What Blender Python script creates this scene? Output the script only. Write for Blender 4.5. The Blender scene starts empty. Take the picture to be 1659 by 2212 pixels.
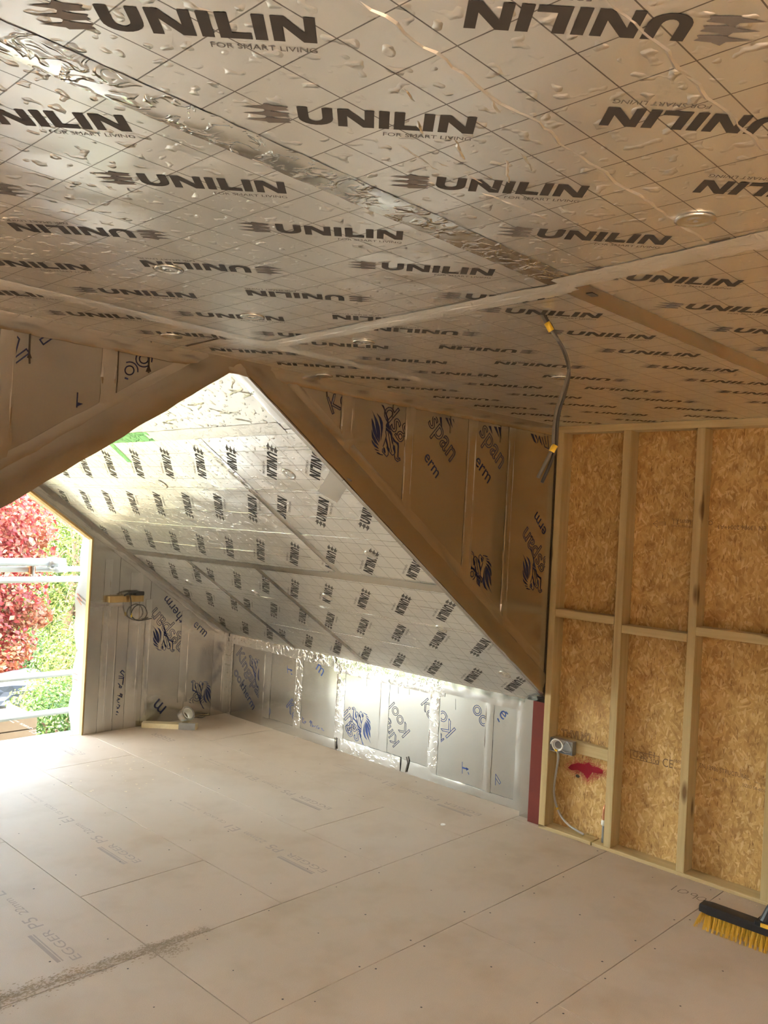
import bpy, bmesh, math, random
from mathutils import Vector, Matrix, noise
from mathutils.geometry import tessellate_polygon
random.seed(7)
S = bpy.context.scene
COL = S.collection
R = math.radians

# ------------------------------------------------------------------ camera
EYE = Vector((0.0, 0.0, 1.645))
FPX, YAW, PITCH, ROLL = 1840.4, R(45.975), R(0.446), R(2.991)
IMG_W, IMG_H = 1659, 2212
fwd = Vector((math.sin(YAW)*math.cos(PITCH), math.cos(YAW)*math.cos(PITCH), math.sin(PITCH)))
rt0 = Vector((math.cos(YAW), -math.sin(YAW), 0))
up0 = rt0.cross(fwd)
rgt = rt0*math.cos(ROLL) + up0*math.sin(ROLL)
upv = up0*math.cos(ROLL) - rt0*math.sin(ROLL)
cam_data = bpy.data.cameras.new('camera')
cam = bpy.data.objects.new('camera', cam_data)
COL.objects.link(cam)
cam.matrix_world = Matrix(((rgt.x, upv.x, -fwd.x, EYE.x), (rgt.y, upv.y, -fwd.y, EYE.y),
                           (rgt.z, upv.z, -fwd.z, EYE.z), (0, 0, 0, 1)))
cam_data.sensor_fit = 'VERTICAL'
cam_data.sensor_height = 36.0
cam_data.lens = FPX*36.0/IMG_H
cam_data.clip_start = 0.02
cam_data.clip_end = 400
S.camera = cam

# ------------------------------------------------------------------ sky, sun, exposure
world = bpy.data.worlds.new('sky')
S.world = world
world.use_nodes = True
wn = world.node_tree
wn.nodes.clear()
w_out = wn.nodes.new('ShaderNodeOutputWorld')
w_bg = wn.nodes.new('ShaderNodeBackground')
w_sky = wn.nodes.new('ShaderNodeTexSky')
w_sky.sky_type = 'NISHITA'
w_sky.sun_disc = False
w_sky.sun_elevation = R(58)
w_sky.sun_rotation = R(255)
w_sky.air_density = 1.0
w_sky.dust_density = 2.5
w_sky.ozone_density = 1.0
w_bg.inputs['Strength'].default_value = 0.92
w_tint = wn.nodes.new('ShaderNodeMix'); w_tint.data_type = 'RGBA'; w_tint.blend_type = 'MULTIPLY'
w_tint.inputs[0].default_value = 1.0
w_tint.inputs[7].default_value = (1.0, 0.88, 0.69, 1)      # daylight white balance
wn.links.new(w_sky.outputs[0], w_tint.inputs[6])
wn.links.new(w_tint.outputs[2], w_bg.inputs[0])
wn.links.new(w_bg.outputs[0], w_out.inputs[0])

SUN_FROM = Vector((-0.52, -0.05, 0.85)).normalized()
sun_data = bpy.data.lights.new('sun', 'SUN')
sun_data.energy = 1.9
sun_data.angle = R(0.55)
sun_data.color = (1.0, 0.93, 0.80)
sun = bpy.data.objects.new('sun', sun_data)
COL.objects.link(sun)
sun.rotation_euler = (-SUN_FROM).to_track_quat('-Z', 'Y').to_euler()
sun.location = (-20, 25, 30)

S.view_settings.view_transform = 'Standard'
S.view_settings.look = 'None'
S.view_settings.exposure = 3.34
S.view_settings.gamma = 1.0
S.view_settings.use_curve_mapping = False
S.cycles.max_bounces = 6
S.cycles.diffuse_bounces = 4
S.cycles.glossy_bounces = 4
S.cycles.transmission_bounces = 2
S.cycles.adaptive_threshold = 0.085
S.cycles.adaptive_min_samples = 16
S.cycles.sample_clamp_indirect = 12.0

# ------------------------------------------------------------------ room sizes in metres
XR, YF, ZC = 4.02, 2.591, 2.203            # stud face, foil wall above the opening, ceiling
XK, ZK, SL = 4.154, 0.645, 0.6816          # knee wall plane, its top, roof slope
CS = math.sqrt(1+SL*SL)
XRIDGE = XK-(ZC-ZK)/SL                     # 1.868
YE = 5.683                                 # gable end wall
XL, YB = -3.2, -5.0                        # wall beyond the frame on the left, wall behind the camera

# ------------------------------------------------------------------ materials
MATS = {}
def new_mat(name):
    m = bpy.data.materials.new(name)
    m.use_nodes = True
    nt = m.node_tree
    return m, nt, nt.nodes['Principled BSDF']
def nd(nt, typ, **kw):
    n = nt.nodes.new(typ)
    for k, v in kw.items():
        if k.startswith('i_'):
            key = k[2:]
            n.inputs[int(key) if key.isdigit() else key].default_value = v
        else:
            setattr(n, k, v)
    return n
def ramp(nt, stops, src):
    r = nt.nodes.new('ShaderNodeValToRGB')
    e = r.color_ramp.elements
    while len(e) < len(stops): e.new(0.5)
    for i, (p, c) in enumerate(stops):
        e[i].position = p
        e[i].color = (c[0], c[1], c[2], 1)
    nt.links.new(src, r.inputs[0])
    return r.outputs[0]
def math_n(nt, op, a, b=None, clamp=False):
    n = nt.nodes.new('ShaderNodeMath'); n.operation = op; n.use_clamp = clamp
    for i, v in enumerate((a, b)):
        if v is None: continue
        if isinstance(v, (int, float)): n.inputs[i].default_value = v
        else: nt.links.new(v, n.inputs[i])
    return n.outputs[0]
def mixc(nt, fac, a, b):
    n = nt.nodes.new('ShaderNodeMix'); n.data_type = 'RGBA'
    for s, v in ((n.inputs[0], fac), (n.inputs[6], a), (n.inputs[7], b)):
        if isinstance(v, (int, float)): s.default_value = v
        elif isinstance(v, tuple): s.default_value = (v[0], v[1], v[2], 1)
        else: nt.links.new(v, s)
    return n.outputs[2]
def coords(nt, kind='Object', scale=(1, 1, 1), rot=(0, 0, 0)):
    t = nt.nodes.new('ShaderNodeTexCoord'); mp = nt.nodes.new('ShaderNodeMapping')
    mp.inputs['Scale'].default_value = scale; mp.inputs['Rotation'].default_value = rot
    nt.links.new(t.outputs[kind], mp.inputs[0])
    return mp.outputs[0]
def noise_n(nt, vec, scale, detail=3, rough=0.55, dist=0.0):
    n = nd(nt, 'ShaderNodeTexNoise', i_Scale=scale, i_Detail=detail, i_Roughness=rough, i_Distortion=dist)
    nt.links.new(vec, n.inputs['Vector'])
    return n.outputs[0]
def bump(nt, bs, parts, strength=1.0):
    """parts: list of (height socket, distance in metres)"""
    prev = None
    for h, d in parts:
        b = nt.nodes.new('ShaderNodeBump')
        b.inputs['Strength'].default_value = strength
        b.inputs['Distance'].default_value = d
        nt.links.new(h, b.inputs['Height'])
        if prev: nt.links.new(prev, b.inputs['Normal'])
        prev = b.outputs[0]
    nt.links.new(prev, bs.inputs['Normal'])
def plain(name, col, rough=0.6, metal=0.0, bumpd=None, bscale=40):
    m, nt, b = new_mat(name)
    b.inputs['Base Color'].default_value = (*col, 1)
    b.inputs['Roughness'].default_value = rough
    b.inputs['Metallic'].default_value = metal
    v = coords(nt)
    n = noise_n(nt, v, bscale, 1)
    c = mixc(nt, n, tuple(x*0.88 for x in col), tuple(min(1, x*1.1) for x in col))
    nt.links.new(c, b.inputs['Base Color'])
    if bumpd: bump(nt, b, [(n, bumpd)])
    MATS[name] = m
    return m

def foil_board(name, grid, base=(0.95, 0.94, 0.915), rough=0.28, metal=0.9, wr=1.0):
    m, nt, b = new_mat(name)
    t = nt.nodes.new('ShaderNodeUVMap')
    uv = t.outputs[0]
    # smooth, slightly dented foil facing
    mp = nt.nodes.new('ShaderNodeMapping'); nt.links.new(uv, mp.inputs[0])
    n1 = noise_n(nt, mp.outputs[0], 38, 1, 0.5)
    r1 = ramp(nt, [(0.60, (0, 0, 0)), (0.74, (1, 1, 1))], n1)
    n2 = noise_n(nt, mp.outputs[0], 5.0, 1, 0.5)
    hsum = math_n(nt, 'ADD', math_n(nt, 'MULTIPLY', r1, 0.0018*wr), math_n(nt, 'MULTIPLY', n2, 0.009*wr))
    bump(nt, b, [(hsum, 1.0)])
    col = mixc(nt, n2, tuple(x*0.95 for x in base), base)
    if grid:
        sx = nt.nodes.new('ShaderNodeSeparateXYZ'); nt.links.new(uv, sx.inputs[0])
        ms = []
        for i in (0, 1):
            f = math_n(nt, 'FRACT', math_n(nt, 'ADD', math_n(nt, 'DIVIDE', sx.outputs[i], 0.1), 100.0))
            d = math_n(nt, 'ABSOLUTE', math_n(nt, 'SUBTRACT', f, 0.5))
            ms.append(math_n(nt, 'LESS_THAN', d, 0.010))
        line = math_n(nt, 'MAXIMUM', ms[0], ms[1])
        line = math_n(nt, 'MULTIPLY', line, 0.80)
        col = mixc(nt, line, col, (0.10, 0.08, 0.07))
    nt.links.new(col, b.inputs['Base Color'])
    b.inputs['Metallic'].default_value = metal
    b.inputs['Roughness'].default_value = rough
    MATS[name] = m
    return m
foil_board('foil_printed_board', True)
foil_board('foil_plain_board', False, (0.91, 0.90, 0.87), 0.36, 0.9, 1.4)

def foil_silver(name, base, rough, d1, stretch=(2.5, 2.5, 0.5), wr=0.0):
    m, nt, b = new_mat(name)
    v = coords(nt, 'Object', stretch)
    n1 = noise_n(nt, v, 1.6, 1, 0.5)
    parts = [(n1, d1)]
    if wr > 0.0005:
        n3 = noise_n(nt, coords(nt, 'Object', (28, 28, 28), (0.5, 0.3, 0.7)), 1.0, 2, 0.6, 0.8)
        parts.append((ramp(nt, [(0.50, (0, 0, 0)), (0.66, (1, 1, 1))], n3), wr))
    bump(nt, b, parts)
    c = mixc(nt, n1, tuple(x*0.93 for x in base), base)
    nt.links.new(c, b.inputs['Base Color'])
    b.inputs['Metallic'].default_value = 0.92
    b.inputs['Roughness'].default_value = rough
    MATS[name] = m
    return m
foil_silver('foil_panel', (0.565, 0.545, 0.505), 0.21, 0.005)
foil_silver('foil_tape', (0.80, 0.79, 0.76), 0.13, 0.002, (6, 6, 6), 0.0014)
foil_silver('foil_tape_smooth', (0.63, 0.61, 0.575), 0.19, 0.0012, (5, 5, 5), 0.0003)
foil_silver('foil_tape_lit', (0.92, 0.91, 0.88), 0.42, 0.0015, (6, 6, 6), 0.0008)  # lighter copy of the tape, its highlight put into the colour
foil_silver('foil_tape_green', (0.22, 0.58, 0.24), 0.34, 0.003, (6, 6, 6), 0.003)
foil_silver('foil_edge', (0.50, 0.465, 0.41), 0.24, 0.004, (4, 4, 4), 0.0004)

def osb(name):
    m, nt, b = new_mat(name)
    cols, hs = None, []
    last = None
    for k, (rot, sc) in enumerate([((0.5, 0, 0), (1, 22, 85)), ((-0.9, 0, 0), (1, 26, 100)), ((1.4, 0, 0), (1, 30, 110))]):
        v = coords(nt, 'Object', (1, 1, 1), rot)
        mp = nt.nodes.new('ShaderNodeMapping'); mp.inputs['Scale'].default_value = sc
        nt.links.new(v, mp.inputs[0])
        vo = nd(nt, 'ShaderNodeTexVoronoi', i_Scale=1.0, i_Randomness=1.0)
        nt.links.new(mp.outputs[0], vo.inputs['Vector'])
        sp = nt.nodes.new('ShaderNodeSeparateColor'); nt.links.new(vo.outputs['Color'], sp.inputs[0])
        c = ramp(nt, [(0.0, (0.45, 0.26, 0.08)), (0.35, (0.56, 0.345, 0.115)), (0.75, (0.62, 0.40, 0.15)), (1.0, (0.72, 0.52, 0.25))], sp.outputs[0])
        if last is None: last = c
        else:
            sel = math_n(nt, 'GREATER_THAN', sp.outputs[1], 0.52 if k == 1 else 0.66)
            last = mixc(nt, sel, last, c)
        hs.append((sp.outputs[2], 0.0008))
    v = coords(nt, 'Object', (1, 1, 1))
    n = noise_n(nt, v, 9, 2, 0.6)
    dark = ramp(nt, [(0.30, (0.72, 0.66, 0.60)), (0.5, (1, 1, 1))], n)
    mx = nt.nodes.new('ShaderNodeMix'); mx.data_type = 'RGBA'; mx.blend_type = 'MULTIPLY'; mx.inputs[0].default_value = 1
    nt.links.new(last, mx.inputs[6]); nt.links.new(dark, mx.inputs[7])
    nf = noise_n(nt, coords(nt, 'Object', (1, 60, 9), (0.5, 0, 0)), 3, 1)
    spk = ramp(nt, [(0.27, (0.34, 0.20, 0.09)), (0.34, (1, 1, 1))], nf)
    mx2 = nt.nodes.new('ShaderNodeMix'); mx2.data_type = 'RGBA'; mx2.blend_type = 'MULTIPLY'; mx2.inputs[0].default_value = 0.8
    nt.links.new(mx.outputs[2], mx2.inputs[6]); nt.links.new(spk, mx2.inputs[7])
    nt.links.new(mx2.outputs[2], b.inputs['Base Color'])
    b.inputs['Roughness'].default_value = 0.62
    bump(nt, b, hs[:1])
    MATS[name] = m
osb('osb')

def timber(name, a, c, axis):
    m, nt, b = new_mat(name)
    sc = [26, 26, 26]; sc[axis] = 1.3
    v = coords(nt, 'Object', tuple(sc))
    n = noise_n(nt, v, 1.0, 4, 0.6, 0.8)
    col = ramp(nt, [(0.25, a), (0.75, c)], n)
    sk = [8, 8, 8]; sk[axis] = 2.4
    vo = nd(nt, 'ShaderNodeTexVoronoi', i_Scale=1.0)
    nt.links.new(coords(nt, 'Object', tuple(sk)), vo.inputs['Vector'])
    knot = ramp(nt, [(0.09, (0.25, 0.15, 0.06)), (0.17, (1, 1, 1))], vo.outputs['Distance'])
    mx = nt.nodes.new('ShaderNodeMix'); mx.data_type = 'RGBA'; mx.blend_type = 'MULTIPLY'; mx.inputs[0].default_value = 0.9
    nt.links.new(col, mx.inputs[6]); nt.links.new(knot, mx.inputs[7])
    nt.links.new(mx.outputs[2], b.inputs['Base Color'])
    b.inputs['Roughness'].default_value = 0.6
    MATS[name] = m
timber('timber_z', (0.42, 0.30, 0.13), (0.60, 0.47, 0.24), 2)
timber('timber_y', (0.44, 0.32, 0.14), (0.62, 0.49, 0.26), 1)
timber('timber_x', (0.55, 0.42, 0.20), (0.72, 0.58, 0.32), 0)
timber('timber_pale', (0.66, 0.54, 0.32), (0.78, 0.66, 0.42), 0)
timber('timber_orange', (0.36, 0.23, 0.08), (0.50, 0.34, 0.14), 2)

def chipboard(name, a, c, dirt):
    m, nt, b = new_mat(name)
    v = coords(nt, 'Object')
    n1 = noise_n(nt, v, 420, 0, 0.5)
    n2 = noise_n(nt, v, 3.2, 3, 0.6)
    n3 = noise_n(nt, v, 1.1, 1, 0.5)
    col = ramp(nt, [(0.3, a), (0.7, c)], n1)
    stain = ramp(nt, [(0.30, dirt), (0.52, (1, 1, 1))], n2)
    mx = nt.nodes.new('ShaderNodeMix'); mx.data_type = 'RGBA'; mx.blend_type = 'MULTIPLY'; mx.inputs[0].default_value = 0.75
    nt.links.new(col, mx.inputs[6]); nt.links.new(stain, mx.inputs[7])
    dust = ramp(nt, [(0.42, (0, 0, 0)), (0.75, (0.35, 0.35, 0.35))], n3)
    col2 = mixc(nt, dust, mx.outputs[2], (0.66, 0.58, 0.50))
    nt.links.new(col2, b.inputs['Base Color'])
    b.inputs['Roughness'].default_value = 0.58
    b.inputs['Specular IOR Level'].default_value = 0.3
    MATS[name] = m
chipboard('chipboard_printed', (0.50, 0.39, 0.29), (0.57, 0.455, 0.345), (0.84, 0.80, 0.74))
chipboard('chipboard_bare', (0.49, 0.39, 0.285), (0.55, 0.445, 0.335), (0.82, 0.78, 0.70))

plain('joint_dark', (0.06, 0.045, 0.03), 0.9)
plain('ink_black', (0.030, 0.026, 0.024), 0.55)
plain('ink_grey', (0.115, 0.105, 0.10), 0.55)
plain('ink_blue', (0.012, 0.045, 0.22), 0.5)
plain('ink_navy', (0.010, 0.016, 0.075), 0.5)
plain('ink_faded', (0.385, 0.31, 0.255), 0.7)
plain('ink_pencil', (0.16, 0.12, 0.08), 0.7)
plain('ink_osb', (0.20, 0.12, 0.06), 0.7)
plain('spray_red', (0.48, 0.014, 0.040), 0.7, 0, None, 30)
plain('red_oxide', (0.16, 0.020, 0.010), 0.75, 0, 0.0006, 14)
plain('grey_cable', (0.42, 0.41, 0.385), 0.45)
plain('brown_cable', (0.13, 0.12, 0.10), 0.45)
plain('dark_cable', (0.045, 0.04, 0.035), 0.45)
plain('yellow_tape', (0.72, 0.47, 0.03), 0.4)
plain('white_plastic', (0.80, 0.79, 0.74), 0.35)
plain('grey_plastic', (0.22, 0.23, 0.25), 0.4)
plain('clear_washer', (0.74, 0.73, 0.70), 0.25, 0.92)
plain('galvanised', (0.45, 0.46, 0.47), 0.38, 0.9)
plain('tube_steel', (0.42, 0.41, 0.39), 0.42, 0.35, 0.0004, 12)
plain('copper', (0.55, 0.24, 0.13), 0.35, 0.9)
plain('broom_plastic', (0.018, 0.018, 0.02), 0.45, 0, 0.0006, 60)
plain('bristle_yellow', (0.72, 0.44, 0.04), 0.55)
plain('membrane', (0.26, 0.265, 0.285), 0.55, 0, 0.003, 7)
plain('membrane_print', (0.55, 0.10, 0.06), 0.6)
plain('bark', (0.16, 0.10, 0.07), 0.9, 0, 0.01, 20)
plain('soil', (0.07, 0.05, 0.03), 0.95, 0, 0.05, 3)
plain('lawn', (0.05, 0.05, 0.022), 0.95, 0, 0.06, 8)
plain('rock', (0.13, 0.10, 0.08), 0.85, 0, 0.03, 5)
plain('tarp_blue', (0.030, 0.040, 0.060), 0.45, 0, 0.02, 4)
plain('planter_wood', (0.14, 0.095, 0.055), 0.8, 0, 0.004, 12)
plain('screw', (0.05, 0.04, 0.035), 0.5)
plain('chip_white', (0.85, 0.84, 0.80), 0.4)
plain('sawdust', (0.72, 0.60, 0.40), 0.9)
plain('dirt_trail', (0.38, 0.295, 0.20), 0.9)

def leaf_mat(name, cols):
    m, nt, b = new_mat(name)
    g = nt.nodes.new('ShaderNodeNewGeometry')
    c = ramp(nt, [(i/(len(cols)-1), k) for i, k in enumerate(cols)], g.outputs['Random Per Island'])
    nt.links.new(c, b.inputs['Base Color'])
    b.inputs['Roughness'].default_value = 0.5
    tr = nt.nodes.new('ShaderNodeBsdfTranslucent'); nt.links.new(c, tr.inputs[0])
    mx = nt.nodes.new('ShaderNodeMixShader'); mx.inputs[0].default_value = 0.42
    nt.links.new(b.outputs[0], mx.inputs[1]); nt.links.new(tr.outputs[0], mx.inputs[2])
    nt.links.new(mx.outputs[0], nt.nodes['Material Output'].inputs[0])
    MATS[name] = m
leaf_mat('leaf_red', [(0.12, 0.010, 0.012), (0.20, 0.022, 0.022), (0.24, 0.055, 0.035), (0.25, 0.12, 0.075)])
leaf_mat('leaf_orange', [(0.20, 0.045, 0.018), (0.25, 0.085, 0.04), (0.25, 0.14, 0.08)])
leaf_mat('leaf_green', [(0.025, 0.05, 0.008), (0.06, 0.10, 0.016), (0.11, 0.145, 0.03), (0.19, 0.20, 0.06)])
leaf_mat('leaf_deep', [(0.02, 0.05, 0.01), (0.045, 0.10, 0.018), (0.10, 0.17, 0.035)])

# ------------------------------------------------------------------ mesh helpers
def tag(o, label=None, cat=None, group=None, kind=None):
    if label: o['label'] = label
    if cat: o['category'] = cat
    if group: o['group'] = group
    if kind: o['kind'] = kind
    return o
def mesh_obj(name, verts, faces, mat, parent=None, smooth=False, uvs=None):
    me = bpy.data.meshes.new(name)
    me.from_pydata([tuple(v) for v in verts], [], faces)
    if uvs:
        l = me.uv_layers.new(name='UVMap')
        for lp in me.loops: l.data[lp.index].uv = uvs[lp.vertex_index]
    me.materials.append(MATS[mat] if isinstance(mat, str) else mat)
    if smooth:
        for p in me.polygons: p.use_smooth = True
    me.update()
    o = bpy.data.objects.new(name, me)
    COL.objects.link(o)
    if parent: o.parent = parent
    return o
def empty(name, loc=(0, 0, 0)):
    o = bpy.data.objects.new(name, None)
    o.location = loc
    COL.objects.link(o)
    return o
class MB:
    """collects boxes, tubes and prisms into one mesh"""
    def __init__(s): s.v, s.f = [], []
    def add(s, v, f):
        n = len(s.v); s.v += [Vector(q) for q in v]; s.f += [tuple(i+n for i in k) for k in f]; return s
    def box(s, x0, x1, y0, y1, z0, z1, c=0.0):
        if c <= 0:
            v = [(x, y, z) for x in (x0, x1) for y in (y0, y1) for z in (z0, z1)]
            return s.add(v, [(0, 1, 3, 2), (4, 6, 7, 5), (0, 4, 5, 1), (2, 3, 7, 6), (0, 2, 6, 4), (1, 5, 7, 3)])
        bm = bmesh.new()
        bmesh.ops.create_cube(bm, size=1)
        for q in bm.verts: q.co = Vector((x0+(q.co.x+.5)*(x1-x0), y0+(q.co.y+.5)*(y1-y0), z0+(q.co.z+.5)*(z1-z0)))
        bmesh.ops.bevel(bm, geom=bm.edges[:], offset=c, segments=1, affect='EDGES')
        bm.verts.ensure_lookup_table(); bm.verts.index_update()
        s.add([q.co.copy() for q in bm.verts], [tuple(q.index for q in f.verts) for f in bm.faces]); bm.free(); return s
    def tube(s, pts, rad, seg=8, cap=True):
        pts = [Vector(p) for p in pts]
        rads = rad if isinstance(rad, (list, tuple)) else [rad]*len(pts)
        rings = []
        t0 = (pts[1]-pts[0]).normalized()
        a = Vector((0, 0, 1)) if abs(t0.z) < 0.9 else Vector((1, 0, 0))
        u = t0.cross(a).normalized()
        n0 = len(s.v)
        for i, p in enumerate(pts):
            t = (pts[min(i+1, len(pts)-1)]-pts[max(i-1, 0)]).normalized()
            u = (u-t*u.dot(t)).normalized(); w = t.cross(u)
            for k in range(seg):
                an = 2*math.pi*k/seg
                s.v.append(p+(u*math.cos(an)+w*math.sin(an))*rads[i])
        for i in range(len(pts)-1):
            for k in range(seg):
                q = n0+i*seg
                s.f.append((q+k, q+(k+1) % seg, q+seg+(k+1) % seg, q+seg+k))
        if cap:
            s.f.append(tuple(n0+k for k in range(seg))[::-1])
            s.f.append(tuple(n0+(len(pts)-1)*seg+k for k in range(seg)))
        return s
    def prism(s, poly, a, b):
        """poly: 3D points of one end, shifted by vectors a and b"""
        n = len(poly); P = [Vector(p) for p in poly]
        v = [p+Vector(a) for p in P]+[p+Vector(b) for p in P]
        f = [tuple(range(n))[::-1], tuple(range(n, 2*n))]+[(i, (i+1) % n, n+(i+1) % n, n+i) for i in range(n)]
        return s.add(v, f)
    def build(s, name, mat, parent=None, smooth=False):
        return mesh_obj(name, s.v, s.f, mat, parent, smooth)

# ------------------------------------------------------------------ surfaces as frames: a flat place with its own two axes
def ray(u, v):
    return fwd + rgt*((u-IMG_W/2)/FPX) - upv*((v-IMG_H/2)/FPX)
class Frame:
    def __init__(s, o, u, v):
        s.o, s.u, s.v = Vector(o), Vector(u).normalized(), Vector(v).normalized()
        s.n = s.u.cross(s.v)
    def at(s, a, b, off=0.0): return s.o+s.u*a+s.v*b+s.n*off
    def px(s, u, v):
        """the point of this surface that the photograph shows at a pixel, in the surface's own metres"""
        q = ray(u, v); t = (s.o-EYE).dot(s.n)/q.dot(s.n)
        d = EYE+q*t-s.o
        return (d.dot(s.u), d.dot(s.v))
F_FLOOR = Frame((0, 0, 0), (1, 0, 0), (0, 1, 0))
F_CEIL = Frame((0, 0, ZC), (-1, 0, 0), (0, 1, 0))          # normal down
F_FAR = Frame((0, YF, 0), (1, 0, 0), (0, 0, 1))
F_END = Frame((0, YE, 0), (1, 0, 0), (0, 0, 1))
F_KNEE = Frame((XK, 0, 0), (0, -1, 0), (0, 0, 1))
F_OSB = Frame((XR+0.089, 0, 0), (0, -1, 0), (0, 0, 1))
F_SLOPE = Frame((XK, 0, ZK), (0, -1, 0), (-1/CS, 0, SL/CS))  # normal into the room
OFF = 0.0006

def clip_poly(p, clip):
    """cut a polygon by a convex, counter-clockwise one"""
    out = list(p)
    for i in range(len(clip)):
        a, b = clip[i], clip[(i+1) % len(clip)]
        inp, out = out, []
        if not inp: break
        def side(q): return (b[0]-a[0])*(q[1]-a[1])-(b[1]-a[1])*(q[0]-a[0])
        for j in range(len(inp)):
            c, d = inp[j], inp[(j+1) % len(inp)]
            sc, sd = side(c), side(d)
            if sc >= 0: out.append(c)
            if (sc >= 0) != (sd >= 0):
                t = sc/(sc-sd); out.append((c[0]+(d[0]-c[0])*t, c[1]+(d[1]-c[1])*t))
    return out
def ccw(p):
    a = sum(p[i][0]*p[(i+1) % len(p)][1]-p[(i+1) % len(p)][0]*p[i][1] for i in range(len(p)))
    return p if a > 0 else p[::-1]
class Ink:
    """flat print on a frame: polygons in the frame's metres, joined into one mesh"""
    def __init__(s, frame, off=OFF): s.fr, s.off, s.v, s.f = frame, off, [], []
    def poly(s, p, clip=None):
        tris = [p] if len(p) == 3 else [[p[i] for i in t] for t in tessellate_polygon([[Vector((q[0], q[1], 0)) for q in p]])]
        for t in tris: s.tri(t, clip)
    def tri(s, t, clip=None):
        q = clip_poly(ccw(list(t)), clip) if clip else ccw(list(t))
        if len(q) < 3: return
        n = len(s.v); s.v += [s.fr.at(a, b, s.off) for a, b in q]; s.f.append(tuple(range(n, n+len(q))))
    def stroke(s, pts, w, clip=None, closed=False):
        pts = list(pts)
        if closed: pts.append(pts[0])
        for a, b in zip(pts, pts[1:]):
            dx, dy = b[0]-a[0], b[1]-a[1]; l = math.hypot(dx, dy)
            if l < 1e-7: continue
            ex, ey = dx/l*w*0.4, dy/l*w*0.4; nx, ny = -dy/l*w/2, dx/l*w/2
            q = [(a[0]-ex+nx, a[1]-ey+ny), (a[0]-ex-nx, a[1]-ey-ny), (b[0]+ex-nx, b[1]+ey-ny), (b[0]+ex+nx, b[1]+ey+ny)]
            s.tri([q[0], q[1], q[2]], clip); s.tri([q[0], q[2], q[3]], clip)
    def build(s, name, mat, parent=None):
        if not s.f: return None
        return mesh_obj(name, s.v, s.f, mat, parent)

_fc = {}
def font_shape(txt):
    """triangles, outline edges, width of a piece of lettering, one unit high"""
    if txt in _fc: return _fc[txt]
    cu = bpy.data.curves.new('lettering', 'FONT'); cu.body = txt; cu.size = 1.0; cu.resolution_u = 3
    o = bpy.data.objects.new('lettering', cu); COL.objects.link(o)
    dg = bpy.context.evaluated_depsgraph_get()
    me = bpy.data.meshes.new_from_object(o.evaluated_get(dg))
    bm = bmesh.new(); bm.from_mesh(me); bmesh.ops.remove_doubles(bm, verts=bm.verts, dist=1e-5)
    bmesh.ops.triangulate(bm, faces=bm.faces[:])
    tris = [[(v.co.x, v.co.y) for v in f.verts] for f in bm.faces]
    edges = [[(v.co.x, v.co.y) for v in e.verts] for e in bm.edges if len(e.link_faces) == 1]
    xs = [p[0] for t in tris for p in t] or [0, 1]
    x0, x1 = min(xs), max(xs)
    tris = [[(p[0]-x0, p[1]) for p in t] for t in tris]; edges = [[(p[0]-x0, p[1]) for p in t] for t in edges]
    bm.free(); bpy.data.objects.remove(o); bpy.data.curves.remove(cu); bpy.data.meshes.remove(me)
    _fc[txt] = (tris, edges, x1-x0)
    return _fc[txt]
def letter(ink, txt, a, b, outline=0.0, clip=None, tall=1.0):
    """lettering whose baseline runs from a to b in the frame's metres"""
    tris, edges, w = font_shape(txt)
    dx, dy = (b[0]-a[0])/w, (b[1]-a[1])/w
    ux, uy = -dy*tall, dx*tall
    T = lambda p: (a[0]+dx*p[0]+ux*p[1], a[1]+dy*p[0]+uy*p[1])
    if outline:
        for e in edges: ink.stroke([T(e[0]), T(e[1])], outline, clip)
    else:
        for t in tris: ink.tri([T(p) for p in t], clip)

# ------------------------------------------------------------------ printed marks
def unilin_polys():
    """the board maker's word and barbed mark, capital height 1, baseline start at the U"""
    P = []; st = 0.29; x = 0.0
    w = 0.96                                                           # U
    outer = [(0, 1), (0, 0.40)]+[(w/2-w/2*math.cos(t), 0.40-0.40*math.sin(t)) for t in [i*math.pi/10 for i in range(1, 10)]]+[(w, 0.40), (w, 1)]
    inner = [(w-st, 1), (w-st, 0.44)]+[(w/2+(w/2-st)*math.cos(t), 0.44-0.22*math.sin(t)) for t in [i*math.pi/8 for i in range(1, 8)]]+[(st, 0.44), (st, 1)]
    P.append(outer+inner); x += w+0.13
    def N(x):
        w = 1.0
        return [[(x, 0), (x+st*0.9, 0), (x+st*0.9, 0.62), (x+w-st*1.05, 0), (x+w, 0), (x+w, 1), (x+w-st*0.9, 1), (x+w-st*0.9, 0.40), (x+st*1.05, 1), (x, 1)]]
    P += N(x); x += 1.0+0.13
    P.append([(x, 0), (x+st, 0), (x+st, 1), (x, 1)]); x += st+0.13
    P.append([(x, 0), (x+0.74, 0), (x+0.74, 0.24), (x+st, 0.24), (x+st, 1), (x, 1)]); x += 0.74+0.07
    P.append([(x, 0), (x+st, 0), (x+st, 1), (x, 1)]); x += st+0.13
    P += N(x); x += 1.0
    M = []                                                             # three barbed flashes left of the word
    for i, y in enumerate((0.0, 0.36, 0.72)):
        M.append([(-1.50, y+0.10), (-0.92, y+0.02), (-0.86, y-0.05), (-0.22, y+0.02), (-0.30, y+0.12), (-0.22, y+0.22), (-0.62, y+0.25), (-0.86, y+0.36), (-0.94, y+0.20)])
    return P, M, x
U_POLY, U_MARK, U_W = unilin_polys()
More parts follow.
